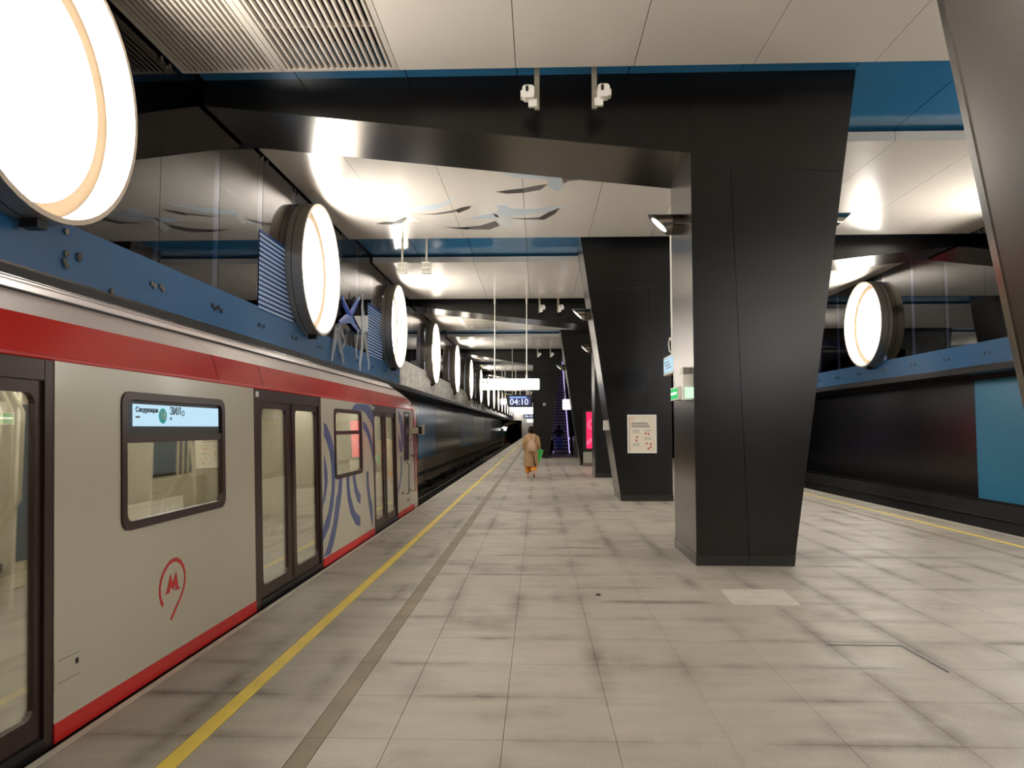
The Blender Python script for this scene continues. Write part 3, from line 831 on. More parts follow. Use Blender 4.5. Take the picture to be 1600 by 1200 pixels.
# hatch, logo, swirls
h = wallpoly('hatch', [(on_train(84, 1036).y, .26), (3.99, .26), (3.99, .425), (on_train(84, 1036).y, .425)], TWHITE, off=.003)
wallpoly('hatch_lock', rrect(3.94, 3.965, .345, .375, .006), TBLK, off=.006, parent=h)
for z in (.285, .40): wallpoly('hatch_slot', [(3.80, z), (3.98, z), (3.98, z + .005), (3.80, z + .005)], INKL, off=.006, parent=h)
def ptz(u, v, ox, oy, sc):                 # zoomed-view coordinate -> (y, z) on the side wall
    p = on_train(ox + u / sc, oy + v / sc); return (p.y, p.z)
LG = lambda u, v: ptz(u, v, 200, 850, 8.571)
loopo = [(455, 848), (430, 780), (412, 690), (412, 580), (430, 470), (465, 370), (510, 285), (560, 220), (615, 183), (660, 180), (710, 215), (750, 290), (770, 390), (768, 500), (748, 600), (715, 700), (580, 1025)]
loopi = [(478, 805), (455, 760), (436, 690), (434, 590), (452, 485), (485, 390), (525, 315), (570, 262), (615, 238), (660, 240), (700, 268), (735, 330), (751, 410), (749, 500), (730, 595), (695, 700), (562, 1000)]
lg = wallpoly('red_logo_loop', [LG(*q) for q in loopo] + [LG(*q) for q in reversed(loopi)], TREDL, off=.003)
Mo = [(485, 682), (512, 648), (566, 405), (590, 500), (601, 498), (642, 370), (672, 572), (690, 568), (688, 598), (625, 620), (630, 605), (642, 590), (628, 545), (598, 618), (570, 570), (556, 628), (560, 650)]
wallpoly('red_logo_letter', [LG(*q) for q in Mo], TREDL, off=.003)
SW = lambda u, v: ptz(u, v, 500, 620, 6.0)
def px(*ps): return [(lambda p: (p.y, p.z))(on_train(*q)) for q in ps]
def swirl(left, right):
    wallpoly('blue_swirl', left + right[::-1], TBLUE, off=.0025)
sw = lambda *ps: [SW(*q) for q in ps]
swirl(sw((37, 370), (60, 420), (90, 520), (105, 640), (110, 770), (108, 880)) + px((513, 800), (507, 818), (504, 830)),
      sw((37, 240), (60, 265), (100, 360), (125, 470), (137, 600), (140, 740), (137, 850)) + px((521, 790), (515, 822), (504, 848)))
swirl(sw((37, 700), (42, 800), (37, 890)) + px((504, 782)), sw((37, 540), (55, 610), (70, 720), (72, 800)) + px((508, 780), (504, 794)))
swirl(sw((180, 756), (168, 900)) + px((526, 775), (520, 820), (513, 850), (505.5, 871)), sw((210, 750), (202, 900)) + px((534, 770), (527, 820), (521, 850), (516.5, 865)))
swirl(px((541.5, 742), (541.6, 760), (543, 780), (548, 804), (556, 820), (563, 822.4)), px((545.8, 741), (546, 760), (548, 776), (554, 798), (560, 805), (563, 807)))
swirl(sw((305, 732), (312, 800), (325, 890), (350, 980), (378, 1006)), sw((330, 727), (336, 790), (348, 850), (365, 895), (381, 912)))
swirl(sw((295, 122), (320, 78), (340, 62), (400, 68), (455, 76)), sw((365, 124), (395, 128), (430, 160), (470, 225), (498, 300), (500, 180), (480, 120), (456, 77)))
swirl(sw((402, 300), (430, 330), (455, 400), (480, 500), (496, 610)), sw((402, 225), (430, 250), (470, 340), (490, 430), (499, 540)))
swirl(sw((435, 700), (438, 850), (455, 990)) + px((578, 800), (582, 825)), sw((455, 700), (458, 830), (475, 950)) + px((582, 790), (582.5, 805)))
swirl(sw((735, 200), (752, 280), (762, 400), (745, 515)), sw((735, 130), (765, 190), (785, 290), (788, 420), (768, 522)))
swirl(sw((735, 420), (745, 500), (752, 520)), sw((735, 330), (755, 420), (768, 520)))
swirl(sw((755, 552), (757, 700), (745, 800), (730, 880)), sw((768, 552), (770, 700), (756, 820), (732, 920)))
# cab door details
cw = wallring('cab_window_frame', [SW(u, v) for u, v in ((788, 140), (834, 146), (834, 600), (786, 600))], [SW(u, v) for u, v in ((795, 160), (828, 164), (828, 585), (792, 585))], TBROWN, off=.008, th=.02)
wallpoly('cab_glass', [SW(u, v) for u, v in ((794, 158), (829, 162), (829, 588), (791, 588))], pbr('cab_glass_dark', (70, 62, 68), .1, spec=.8), off=.004)
wallpoly('cab_seam', [SW(u, v) for u, v in ((848, 130), (851, 130), (846, 1010), (843, 1010))], INKL, off=.003)
for u0_, v0_, u1_, v1_ in ((810, 620, 808, 912), (869, 300, 866, 560), (869, 545, 866, 885)):
    a_, b_ = SW(u0_, v0_), SW(u1_, v1_)
    mk('cab_handrail', tube([(sx(a_[1]) + .0, a_[0], a_[1]), (sx(a_[1]) + .05, a_[0], a_[1] - .02), (sx(b_[1]) + .05, b_[0], b_[1] + .02), (sx(b_[1]), b_[0], b_[1])], .012, 6), STEELD, train, smooth=True)
for u_, v_ in ((795, 560), (775, 903), (848, 872), (825, 965), (850, 548), (850, 405)):
    q = SW(u_, v_); wallpoly('cab_latch', rrect(q[0] - .04, q[0] + .04, q[1] - .02, q[1] + .02, .008), TBLK, off=.012, th=.012)
mb = SW(875, 310)
mir = mk('mirror_arm', box(sx(1.4) - .02, sx(1.4) + .10, 14.62, 14.9, 1.50, 1.62), TWHITE, train)
mk('mirror_screen', box(sx(1.4) + .06, sx(1.4) + .16, 14.9, 15.05, 1.49, 1.64), TBLK, mir)
mk('mirror_housing', box(sx(1.4) + .06, sx(1.4) + .17, 15.05, 15.25, 1.47, 1.67), TWHITE, mir)

# ================================================================== STRIPED PRINTS AND FIGURES ON THE LEFT GLASS
for ya, yb, z0, z1 in ((10.72, 12.3, 3.40, 4.62), (17.75, 19.5, 3.40, 4.72)):
    bd = mk('striped_print', box(GL + .012, GL + .014, ya, yb, z0, z1), SDB, wl)
    n = int((z1 - z0) / .074); s1 = None
    for k in range(n):
        z = z0 + .02 + k * .074
        if s1 is None: s1 = mk('print_stripe', box(GL + .014, GL + .017, ya, yb, z, z + .034), SLB, bd)
        else: cp(s1, bd, (0, 0, k * .074))
def FG(u, v, X=GL + .06): return at(520 + u / 7.5, 440 + v / 7.5, X=X)
f1 = thing('gymnast_figure', FG(60, 980), 'clear figure cut-out with raised blue legs on glass wall between lamps', 'sculpture')
def limb(par, nm, mat, pts, rs, X=GL + .06):
    V_, F_ = tube([FG(u, v, X) for u, v in pts], rs, 8)
    mk(nm, ([(X + (p[0] - X) * .28, p[1], p[2]) for p in V_], F_), mat, par, smooth=True)
limb(f1, 'raised_leg', FIGB, [(108, 180), (135, 260), (170, 340), (195, 400)], [.06, .085, .10, .12])
limb(f1, 'raised_leg', FIGB, [(312, 195), (285, 235), (250, 310), (205, 400)], [.05, .08, .10, .12])
limb(f1, 'torso', FIGB2, [(75, 480), (130, 445), (190, 425), (215, 420)], [.05, .08, .12, .12])
limb(f1, 'bent_leg', FIGB2, [(200, 425), (240, 480), (290, 545), (330, 575)], [.10, .09, .08, .06])
limb(f1, 'standing_leg', FIGW, [(50, 560), (70, 660), (95, 800), (125, 930), (115, 975)], [.13, .11, .085, .06, .05])
limb(f1, 'standing_leg', FIGW, [(45, 560), (25, 680), (5, 820), (-10, 930)], [.13, .11, .08, .05])
limb(f1, 'arm', FIGW, [(75, 500), (100, 580), (135, 660), (148, 700), (120, 775)], [.06, .06, .05, .05, .04])
f2 = thing('standing_figure', FG(330, 1055), 'clear standing figure cut-out in front of the second striped print', 'sculpture')
X2 = GL + .16
limb(f2, 'head', FIGW, [(355, 130), (345, 160), (350, 195)], [.03, .07, .05], X2)
limb(f2, 'torso', FIGW, [(350, 200), (345, 300), (355, 400), (365, 520), (365, 600)], [.05, .09, .12, .13, .14], X2)
limb(f2, 'leg', FIGW, [(350, 590), (345, 720), (335, 850), (318, 960), (320, 1045)], [.12, .11, .10, .08, .06], X2)
limb(f2, 'leg', FIGW, [(375, 590), (390, 720), (405, 850), (425, 960), (418, 1035)], [.12, .10, .09, .07, .05], X2)
limb(f2, 'arm', FIGW, [(300, 560), (290, 650), (275, 760), (272, 870), (295, 880)], [.05, .055, .05, .04, .04], X2)
V = [FG(u, v, X2 - .045) for u, v in ((240, 405), (412, 398), (405, 590), (335, 585))]
mk('skirt_panel', (V + [p + Vector((.01, 0, 0)) for p in V], [(0, 1, 2, 3), (7, 6, 5, 4), (0, 4, 5, 1), (1, 5, 6, 2), (2, 6, 7, 3), (3, 7, 4, 0)]), pbr('figure_skirt', (215, 216, 216), .4), f2)

# ================================================================== GULLS PRINTED ON THE CEILING
def GU(u, v): return at(580 + u / 4, 240 + v / 4, Z=ZC)
def gpoly(par, nm, mat, pts, zo):
    q = [GU(*p) for p in pts]; n = len(q)
    V = [(p.x, p.y, ZC - zo) for p in q] + [(p.x, p.y, ZC - zo + .0008) for p in q]
    return mk(nm, (V, [tuple(range(n)), tuple(range(2 * n - 1, n - 1, -1))] + [(i, (i + 1) % n, n + (i + 1) % n, n + i) for i in range(n)]), mat, par)
def gull(parts, sh):
    b = gpoly(ceiling, 'gull_print', GULLB, sh, .0010)
    for nm, m, pts in parts: gpoly(b, nm, m, pts, .0022)
gull([('wing_tip', GULLD, [(28, 437), (80, 427), (140, 425), (130, 443), (60, 441)]), ('wing', GULLG, [(140, 425), (215, 395), (225, 405), (190, 435), (130, 443)]),
      ('body', pbr('gull_white', (226, 226, 224), .3), [(165, 355), (235, 375), (270, 400), (310, 432), (260, 420), (220, 440), (215, 395)]),
      ('wing', GULLG, [(310, 378), (400, 374), (520, 352), (530, 365), (400, 382)]), ('wing_tip', GULLD, [(520, 352), (570, 335), (628, 326), (610, 345), (545, 372)])],
     [(170, 350), (300, 328), (450, 310), (525, 272), (490, 310), (400, 350), (300, 365), (240, 372)])
gull([('wing_tip', GULLD, [(450, 458), (560, 460), (620, 463), (600, 474), (540, 470)]), ('wing', GULLG, [(560, 460), (680, 450), (775, 420), (805, 450), (740, 475), (600, 474)]),
      ('body', MATS['gull_white'], [(765, 372), (830, 395), (860, 425), (900, 476), (840, 455), (800, 435)]), ('beak', GULLD, [(762, 372), (790, 385), (800, 402), (775, 392)]),
      ('wing', GULLG, [(860, 404), (960, 404), (1050, 398), (1060, 412), (960, 412)]), ('wing_tip', GULLD, [(1050, 398), (1110, 365), (1183, 336), (1150, 375), (1080, 414), (1050, 412)])],
     [(590, 402), (760, 375), (800, 350), (775, 325), (850, 320), (870, 345), (1000, 345), (1235, 322), (1120, 360), (900, 390), (780, 410)])
gull([('wing_tip', GULLD, [(780, 238), (870, 226), (960, 216), (945, 245), (850, 251)]), ('wing', GULLG, [(960, 214), (1050, 196), (1100, 190), (1060, 225), (945, 247)]),
      ('body', GULLB, [(1105, 150), (1150, 132), (1185, 150), (1195, 200), (1190, 222), (1160, 236), (1110, 205)]), ('beak', GULLD, [(1115, 112), (1135, 112), (1135, 132), (1115, 128)]),
      ('wing', GULLG, [(1190, 150), (1250, 150), (1400, 138), (1400, 150), (1230, 172), (1205, 188)])],
     [(800, 128), (930, 122), (1105, 130), (1105, 160), (930, 155)])

# ================================================================== FITTINGS ON THE COLUMNS
def spot(x, y, z, s, label, group=None):
    t = thing('column_spotlight', (x, y, z - .14), label, 'spotlight', group)
    n = 24; r = .135
    def ringp(off, cut): return [(x + s * (off + (r * math.sin(2 * math.pi * k / n) + r) * cut), y + r * math.cos(2 * math.pi * k / n), z + r * math.sin(2 * math.pi * k / n)) for k in range(n)]
    A, B, Cc = ringp(-.12, 0), ringp(.12, 0), ringp(.14, 1.05)
    mk('mount', loft([A, B], cap=True), STEELD, t, smooth=True)
    mk('housing', loft([[(p[0] + s * .006, p[1], p[2]) for p in B], Cc], cap=True), STEELL, t, smooth=True)
    cx_ = sum(p[0] for p in Cc) / n
    q = [(cx_ + (p[0] - cx_) * .66 + s * .004, y + (p[1] - y) * .66, z + (p[2] - z) * .66 - .004) for p in Cc]
    mk('lens', (q, [tuple(range(n))]), SIGNW, t)
    return t
sA = 'steel spotlight tube on a black column further along the platform'
for i in range(0, 5):
    s = 1 if i % 2 else -1
    ym = YC[i] + .66; z = 4.25
    usl = .575 + .875 * z / ZB
    xv, xs_ = CX - s * .555, CX + s * usl
    cn = ('column by the bright blue wall panel', 'exit-sign column', 'poster column', 'column beside the pink display', 'leaning column before the escalator')[i]
    spot(xv, ym, z, -s, 'steel spotlight tube on the upright side of the ' + cn, 'column spotlights'); spot(xs_, ym, z, s, 'steel spotlight tube on the slanted side of the ' + cn, 'column spotlights')
# exit signs on column 1
fx = CX - .555
ex = thing('exit_sign', (fx - .1, 9.0, 1.95), 'lit green exit signs under a white battery box on the beam column', 'sign')
mk('battery_box', box(fx - .12, fx + .0, 8.80, 9.32, 2.12, 2.26), WHITEP, ex)
mk('bracket', box(fx - .08, fx + .0, 9.0, 9.2, 2.26, 2.36), GALV, ex)
sg = mk('sign_body', box(fx - .16, fx, 8.92, 9.40, 1.96, 2.12), WHITEP, ex)
for ya in (8.94, 9.17): mk('green_face', box(fx - .163, fx - .16, ya, ya + .21, 1.975, 2.105), SIGNG, sg)
mk('arrow', box(fx - .166, fx - .163, 9.0, 9.36, 2.03, 2.055), SIGNW, sg)
mk('pale_face', box(fx - .10, fx + .0, 8.785, 8.80, 1.97, 2.10), SIGNP, ex)
mk('pale_body', box(fx - .12, fx + .0, 8.80, 8.90, 1.95, 2.12), WHITEP, ex)
# poster on column 2
yp = YC[2]
pa, pb = at(980, 648, Y=yp), at(1026, 708, Y=yp)
po = thing('notice_poster', ((pa.x + pb.x) / 2, yp - .012, pb.z), 'white framed notice poster with red stripe and small drawings', 'poster')
mk('frame', ringprism([(pa.x, pb.z), (pb.x, pb.z), (pb.x, pa.z), (pa.x, pa.z)], [(pa.x + .03, pb.z + .025), (pb.x - .03, pb.z + .025), (pb.x - .03, pa.z - .025), (pa.x + .03, pa.z - .025)], 'Y', yp - .03, yp), WFRAME, po)
sh = mk('sheet', box(pa.x + .025, pb.x - .025, yp - .012, yp - .001, pb.z + .02, pa.z - .02), PAPER, po)
def pbar(u0_, v0_, u1_, v1_, mat, nm='print_line'):
    a_ = at(960 + u0_ / 13.33, 630 + v0_ / 13.33, Y=yp); b_ = at(960 + u1_ / 13.33, 630 + v1_ / 13.33, Y=yp)
    mk(nm, box(a_.x, b_.x, yp - .014, yp - .012, b_.z, a_.z), mat, sh)
pbar(308, 262, 322, 1010, REDINK, 'red_band')
for v in (408, 447, 485): pbar(350, v, 690 + (v - 408) * .7, v + 16, INK)
for u, v in ((375, 548), (375, 570), (375, 592), (375, 614), (620, 552), (620, 574), (620, 712), (620, 732), (620, 752), (375, 835), (375, 858), (375, 880)): pbar(u, v, u + 150, v + 8, INKL)
for u, v in ((455, 690), (440, 760), (630, 615), (690, 620), (655, 820), (740, 830), (735, 895), (690, 930)): pbar(u, v, u + 35, v + 35, REDINK, 'small_drawing')
c = at(960 + 380 / 13.33, 630 + 325 / 13.33, Y=yp)
mk('emblem', ringprism(circ(c.x, c.z, .033, 16), circ(c.x, c.z, .025, 16), 'Y', yp - .014, yp - .012), REDINK, sh)
# call point on the leaning side of column 2
sl2 = CX - (.575 + .875 * 1.66 / ZB)
tag(mk('call_point', box(sl2 - .10, sl2 + .02, yp + .3, yp + .5, 1.56, 1.78), WHITEP), 'small white call box on the slanted side of the poster column', 'call box')
# sensors hanging in the ceiling slots
def sensor(x, y, side, label, grp):
    t = thing('ceiling_sensor', (x, y, 5.34), label, 'sensor', grp)
    mk('hanger', box(x - .03, x + .03, y - .01, y + .03, 5.33, ZB), GALV, t)
    xb = x + side * .10
    mk('arm', box(min(x, xb), max(x, xb) + .0, y - .02, y + .03, 5.36, 5.45), WHITEP, t)
    hd = mk('head', prism(rrect(xb - .07, xb + .07, 5.43, 5.58, .04), 'Y', y - .10, y + .03), WHITEP, t)
    mk('eye', prism(rrect(xb - .03, xb + .0, 5.50, 5.57, .014), 'Y', y - .105, y - .10), TBLK, hd)
    mk('cheek', box(xb + side * .07 - .02, xb + side * .07 + .02, y - .07, y + .02, 5.45, 5.53), WHITEP, hd)
    return t
sensor(.0, 8.32, -1, 'white sensor before the big beam, its head on the train side of its hanger', 'white sensors before the first beam')
sensor(.67, 8.32, 1, 'white sensor before the big beam, its head on the column side of its hanger', 'white sensors before the first beam')
for x, sd in ((-.02, 1), (.60, 1)):
    p = at(843 if x < .1 else 872, 470, Y=YC[3] - .35)
    sensor(p.x, YC[3] - .35, sd, 'white sensor before the beam over the hanging sign, ' + ('nearer the sign' if x < .1 else 'nearer the poster column'), 'white sensors before the second beam')
for pxx in (840, 860):
    p = at(pxx, 545, Y=YC[5] - .35); sensor(p.x, YC[5] - .35, 1, 'white sensor on the badge column\'s top, ' + ('nearer the track' if pxx < 850 else 'nearer the escalator'), 'white sensors by the escalator')
for pxx in (628, 666):
    p = at(pxx, 412, Y=15.9)
    t = thing('ceiling_speaker', (p.x, 15.9, 5.03), 'small square grid speaker in the blue ceiling slot, ' + ('the one next to the glass wall' if pxx < 640 else 'the one further from the glass wall'), 'speaker', 'grid speakers in the blue slot')
    mk('hanger', box(p.x - .02, p.x + .02, 15.93, 15.97, 5.1, ZB), GALV, t)
    bd = mk('body', box(p.x - .10, p.x + .10, 15.88, 15.99, 5.03, 5.28), WHITEP, t)
    for dx in (-.085, .005):
        for dz in (.03, .14): mk('grid_cell', box(p.x + dx, p.x + dx + .08, 15.872, 15.88, 5.03 + dz, 5.03 + dz + .085), GALV, bd)

# ================================================================== HANGING SIGNS
ys_ = 23.0
a, b = at(750, 592, Y=ys_), at(843, 609, Y=ys_)
hs = thing('hanging_sign', ((a.x + b.x) / 2, ys_, b.z), 'long glowing white direction sign hung on two rods over the platform', 'sign')
mk('light_box', prism(rrect(a.x, b.x, b.z, a.z, .04), 'Y', ys_ - .07, ys_ + .07), SIGNW, hs)
for pxx in (773, 823):
    q = at(pxx, 590, Y=ys_); mk('rod', tube([(q.x, ys_, a.z - .01), (q.x, ys_, ZC)], .018, 8), GALV, hs, smooth=True)
    mk('coupling', tube([(q.x, ys_, a.z), (q.x, ys_, a.z + .12)], .035, 8), GALV, hs, smooth=True)
    mk('coupling', tube([(q.x, ys_, ZC - .22), (q.x, ys_, ZC - .05)], .03, 8), GALV, hs, smooth=True)
ar = at(755.5, 597, Y=ys_ - .07)
mk('arrow', prism([(ar.x - .04, ar.z), (ar.x, ar.z + .04), (ar.x, ar.z + .012), (ar.x + .06, ar.z + .012), (ar.x + .06, ar.z - .012), (ar.x, ar.z - .012), (ar.x, ar.z - .04)], 'Y', ys_ - .073, ys_ - .07), INK, hs)
c = at(761, 597, Y=ys_ - .07)
mk('line_ring', ringprism(circ(c.x, c.z, .045, 16), circ(c.x, c.z, .025, 16), 'Y', ys_ - .073, ys_ - .07), INK, hs)
for k, (u0_, u1_) in enumerate(((764.5, 770), (764.5, 768))):
    a_, b_ = at(u0_, 595.5 + 2 * k, Y=ys_ - .07), at(u1_, 596.3 + 2 * k, Y=ys_ - .07)
    mk('text_line', box(a_.x, b_.x, ys_ - .073, ys_ - .07, b_.z, a_.z), INKL, hs)
# clock
yk = 38.0
a, b = at(793, 617, Y=yk), at(831.5, 636, Y=yk)
ck = thing('clock_display', ((a.x + b.x) / 2, yk, b.z), 'black hanging clock display reading 04:10', 'clock')
mk('housing', prism(rrect(a.x, b.x, b.z, a.z, .06), 'Y', yk - .08, yk + .08), TBLK, ck)
mk('screen', box(a.x + .08, b.x - .08, yk - .083, yk - .08, b.z + .07, a.z - .06), pbr('clock_screen', (40, 42, 66), .3, emit=(52, 54, 90), es=.6), ck)
text('time_digits', '04:10', LEDB, ck, (a.x + .12, yk - .088, b.z + .12), (1, 0, 0), (0, 0, 1), .44)
mk('top_line', box(a.x + .12, b.x - .3, yk - .088, yk - .083, a.z - .17, a.z - .10), pbr('led_blue', (110, 140, 220), .4, emit=(110, 140, 225), es=.8), ck)
for dx in (.25, 1.0): mk('rod', tube([(a.x + dx, yk, a.z), (a.x + dx, yk, ZB)], .02, 6), GALV, ck)
def panel_sign(p0, p1, y, label, mat=SIGNW, nm='hanging_sign', cat='sign', top=ZC, grp=None):
    a, b = at(*p0, Y=y), at(*p1, Y=y)
    t = thing(nm, ((a.x + b.x) / 2, y, b.z), label, cat, grp)
    mk('light_box', prism(rrect(a.x, b.x, b.z, a.z, min(.05, (a.z - b.z) * .2)), 'Y', y - .06, y + .06), mat, t)
    for fx_ in (.25, .75):
        xx = a.x + (b.x - a.x) * fx_; mk('rod', tube([(xx, y, a.z - .01), (xx, y, top)], .015, 6), GALV, t)
    return t, a, b
panel_sign((782, 623), (791.5, 632), 40.2, 'small square white sign hung left of the clock display', top=ZB)
panel_sign((797, 636.5), (833, 641.5), 49.5, 'long white sign hung just beyond the clock display')
panel_sign((806, 642.5), (833, 647), 57.0, 'long white sign hung further beyond the clock display')
t, a, b = panel_sign((818, 647.5), (833, 653.5), 62.0, 'small dark clock display deep in the platform hall', mat=TBLK, nm='clock_display', cat='clock', top=ZB)
text('time_digits', '04:10', LEDB, t, (a.x + .1, 61.93, b.z + .06), (1, 0, 0), (0, 0, 1), .30)
panel_sign((823, 655), (833, 660), 70.0, 'small white sign hung below the far clock display', top=ZB)
panel_sign((879, 624), (893, 640), 36.0, 'square white sign hung in front of the escalator')
# sign parallel to the platform behind the exit-sign column
xs_ = 2.66
hs = thing('hanging_sign', (xs_, 14.3, 2.95), 'pale blue lit sign hung on rods between exit-sign column and poster column', 'sign')
mk('light_box', box(xs_ - .05, xs_ + .05, 13.2, 15.15, 2.68, 3.05), WHITEP, hs)
mk('lit_face', box(xs_ - .054, xs_ - .05, 13.24, 15.11, 2.72, 3.01), SCREEN, hs)
for yy in (13.5, 14.45): mk('rod', tube([(xs_, yy, 3.05), (xs_, yy, ZC)], .02, 6), WHITEP, hs, smooth=True)
mk('cable_loop', tube([(xs_, 14.45, 3.08), (xs_, 14.75, 3.16), (xs_, 14.85, 3.32), (xs_, 14.7, 3.42), (xs_, 14.5, 3.34)], .014, 6), WHITEP, hs, smooth=True)
for k in range(3): mk('text_line', box(xs_ - .056, xs_ - .054, 14.5 - .1 * k, 15.0 - .06 * k, 2.92 - .06 * k, 2.94 - .06 * k), INKL, hs)
# round badge on the wide column
c = at(850.5, 632, Y=YC[5])
bd = thing('round_badge', (c.x, YC[5] - .02, c.z - .08), 'small white ring badge on the wide black column', 'badge')
mk('ring', ringprism(circ(c.x, c.z, .085, 18), circ(c.x, c.z, .04, 18), 'Y', YC[5] - .03, YC[5]), WHITEP, bd)
mk('centre', prism(circ(c.x, c.z, .04, 12), 'Y', YC[5] - .02, YC[5]), TBLK, bd)
# advertising display
ya_ = 31.0
a, b = at(911, 640, Y=ya_), at(933, 722, Y=ya_)
ad = thing('advertising_display', ((a.x + b.x) / 2, ya_, 0), 'tall pink lit advertising display standing beside black column', 'display')
b.x = a.x + 1.05
mk('housing', prism(rrect(a.x, b.x, .62, a.z, .12), 'Y', ya_ - .1, ya_ + .1), TBLK, ad)
mk('edge_trim', ringprism(rrect(a.x - .02, b.x + .02, .60, a.z + .02, .13), rrect(a.x, b.x, .62, a.z, .12), 'Y', ya_ - .11, ya_ + .11), STEELL, ad)
sc_ = mk('screen', box(a.x + .13, b.x - .13, ya_ - .104, ya_ - .1, .74, a.z - .1), PINK, ad)
mk('swirl', ringprism(circ(a.x + .4, 1.75, .24, 20), circ(a.x + .4, 1.75, .13, 20), 'Y', ya_ - .107, ya_ - .104), PINK2, sc_)
mk('swirl', prism([(a.x + .13, .85), (a.x + .13, 1.05), (a.x + .9, 1.6), (a.x + .9, 1.4)], 'Y', ya_ - .107, ya_ - .104), PINK2, sc_)
mk('base', box(a.x, b.x, ya_ - .09, ya_ + .09, .14, .60), GALV, ad); mk('foot', box(a.x - .03, b.x + .03, ya_ - .2, ya_ + .2, 0, .14), STEELL, ad)

# ================================================================== ESCALATOR
def escalator(x0, x1, y0, label, strip_mat=None):
    strip_mat = strip_mat or PURPLE
    e = thing('escalator', ((x0 + x1) / 2, y0, 0), label, 'escalator', 'escalators at the platform end')
    mk('landing_plate', box(x0 - .25, x1 + .25, y0 - .9, y0 + .5, 0, .025), STEELL, e)
    rise, going = .2, .36
    N = 40
    s1 = None
    for k in range(N):
        y = y0 + .5 + k * going; z = .02 + k * rise
        if s1 is None:
            s1 = mk('step', join(box(x0, x1, y, y + going + .02, z - .25, z + rise * .9), box(x0, x1, y - .012, y, z, z + rise * .86)), pbr('step_dark', (62, 60, 64), .5), e)
            n1 = mk('step_nosing', box(x0, x1, y - .02, y + .05, z + rise * .80, z + rise * .94), pbr('nosing_pale', (206, 204, 206), .4), s1)
        else:
            s2 = cp(s1, e, (0, k * going, k * rise)); cp(n1, s2, (0, k * going, k * rise))
    yt, zt = y0 + .5 + N * going, N * rise
    for xa in (x0 - .1, x1 + .1):
        pts = [(y0 - .6, .1), (y0 - .75, .55), (y0 - .5, .95), (y0 + .4, 1.0), (yt, zt + 1.05), (yt, zt - .2), (y0 + .7, -.05), (y0 - .5, 0)]
        mk('balustrade', prism(pts, 'X', xa - .02, xa + .02), pbr('balustrade_pale', (200, 196, 206), .35, metal=.3), e)
        mk('handrail', tube([(xa, y0 - .6, .25), (xa, y0 - .78, .6), (xa, y0 - .55, .98), (xa, y0 + .4, 1.03), (xa, yt, zt + 1.08)], .05, 8), BLACK2, e, smooth=True)
        sd = 1 if xa < x0 else -1
        mk('skirt_light', tube([(xa + sd * .035, y0 - .4, .12), (xa + sd * .035, y0 + .45, .16), (xa + sd * .035, yt, zt + .14)], .02, 6), strip_mat, e)
        mk('rail_light', tube([(xa, y0 - .62, .5), (xa, y0 - .55, .9), (xa, y0 + .4, .94), (xa, yt, zt + .98)], .045, 6), strip_mat, e)
    return e
escalator(1.0, 1.86, 44.2, 'escalator climbing beside the wide black column, one rider on it')
escalator(2.75, 3.6, 44.2, 'escalator climbing behind the leaning column, no one on it', WHITEP)
tag(mk('shaft_divider', box(2.12, 2.5, 43.0, 44.6, 0, 1.1), pbr('divider_beige', (140, 120, 104), .5)), 'low beige housing between the two escalator feet', 'housing')
cs = [(.5, 45.0, ZC + .3), (4.36, 45.0, ZC + .3), (4.36, 70.0, ZC + 14.7), (.5, 70.0, ZC + 14.7)]
tag(mk('ceiling_shaft', (cs + [(x, y, z + .1) for x, y, z in cs], [(0, 1, 2, 3), (7, 6, 5, 4), (0, 4, 5, 1), (1, 5, 6, 2), (2, 6, 7, 3), (3, 7, 4, 0)]), pbr('shaft_white', (190, 186, 182), .5)), kind='structure')
tag(mk('wall_shaft_end', box(.5, 4.36, 60.5, 60.7, 0, 16), BLACK), kind='structure')

# ================================================================== STATION NAME AND TUNNEL
for k, ch in enumerate('КРЫМСКАЯ'):
    text('name_letter', ch, WHITEP, wl, (GL + .06, 46.5 + k * 1.7, 2.96), (0, 1, 0), (0, 0, 1), .62, depth=.02)
tu = tag(mk('wall_tunnel', loft([[(-3.92 + 2.05 * math.cos(q * math.pi / 16), y, .35 + 2.2 * math.sin(q * math.pi / 16)) for q in range(-6, 23)] for y in (Y1 + .3, Y1 + 40)], closed=False, cap=False), TUNN), kind='structure')
tag(mk('wall_tunnel_end', box(-6.5, -1.5, Y1 + 33, Y1 + 33.2, -2, 3), TUNN), kind='structure')
for k in range(8):
    y = Y1 + .8 + k * 4
    mk('tunnel_rib', loft([[(-3.92 + r * math.cos(q * math.pi / 16), yy, .35 + (r + .15) * math.sin(q * math.pi / 16)) for q in range(-6, 23)] for yy, r in ((y, 2.02), (y, 1.9), (y + .3, 1.9), (y + .3, 2.02))], closed=False, cap=False), pbr('rib_pale', (168, 150, 120), .7), tu)
    if k < 4: mk('tunnel_lamp', box(-5.42, -5.3, y + 1, y + 1.6, 1.5, 1.7), TUNL, tu)
for a, b in (((789, 668), (791, 690)),):
    p = at(791, 690, Y=Y1 - 2)
sg = thing('tunnel_signal', (-4.9, Y1 - 2, -1.15), 'green boxed signal on a post at the tunnel mouth', 'signal')
mk('post', tube([(-4.9, Y1 - 2, -1.15), (-4.9, Y1 - 2, .6)], .08, 8), TBLK, sg)
mk('green_box', box(-5.15, -4.65, Y1 - 2.15, Y1 - 1.85, .5, 1.6), GREENB, sg); mk('signal_light', box(-5.1, -4.7, Y1 - 2.17, Y1 - 2.15, 1.15, 1.5), SIGNW, sg)

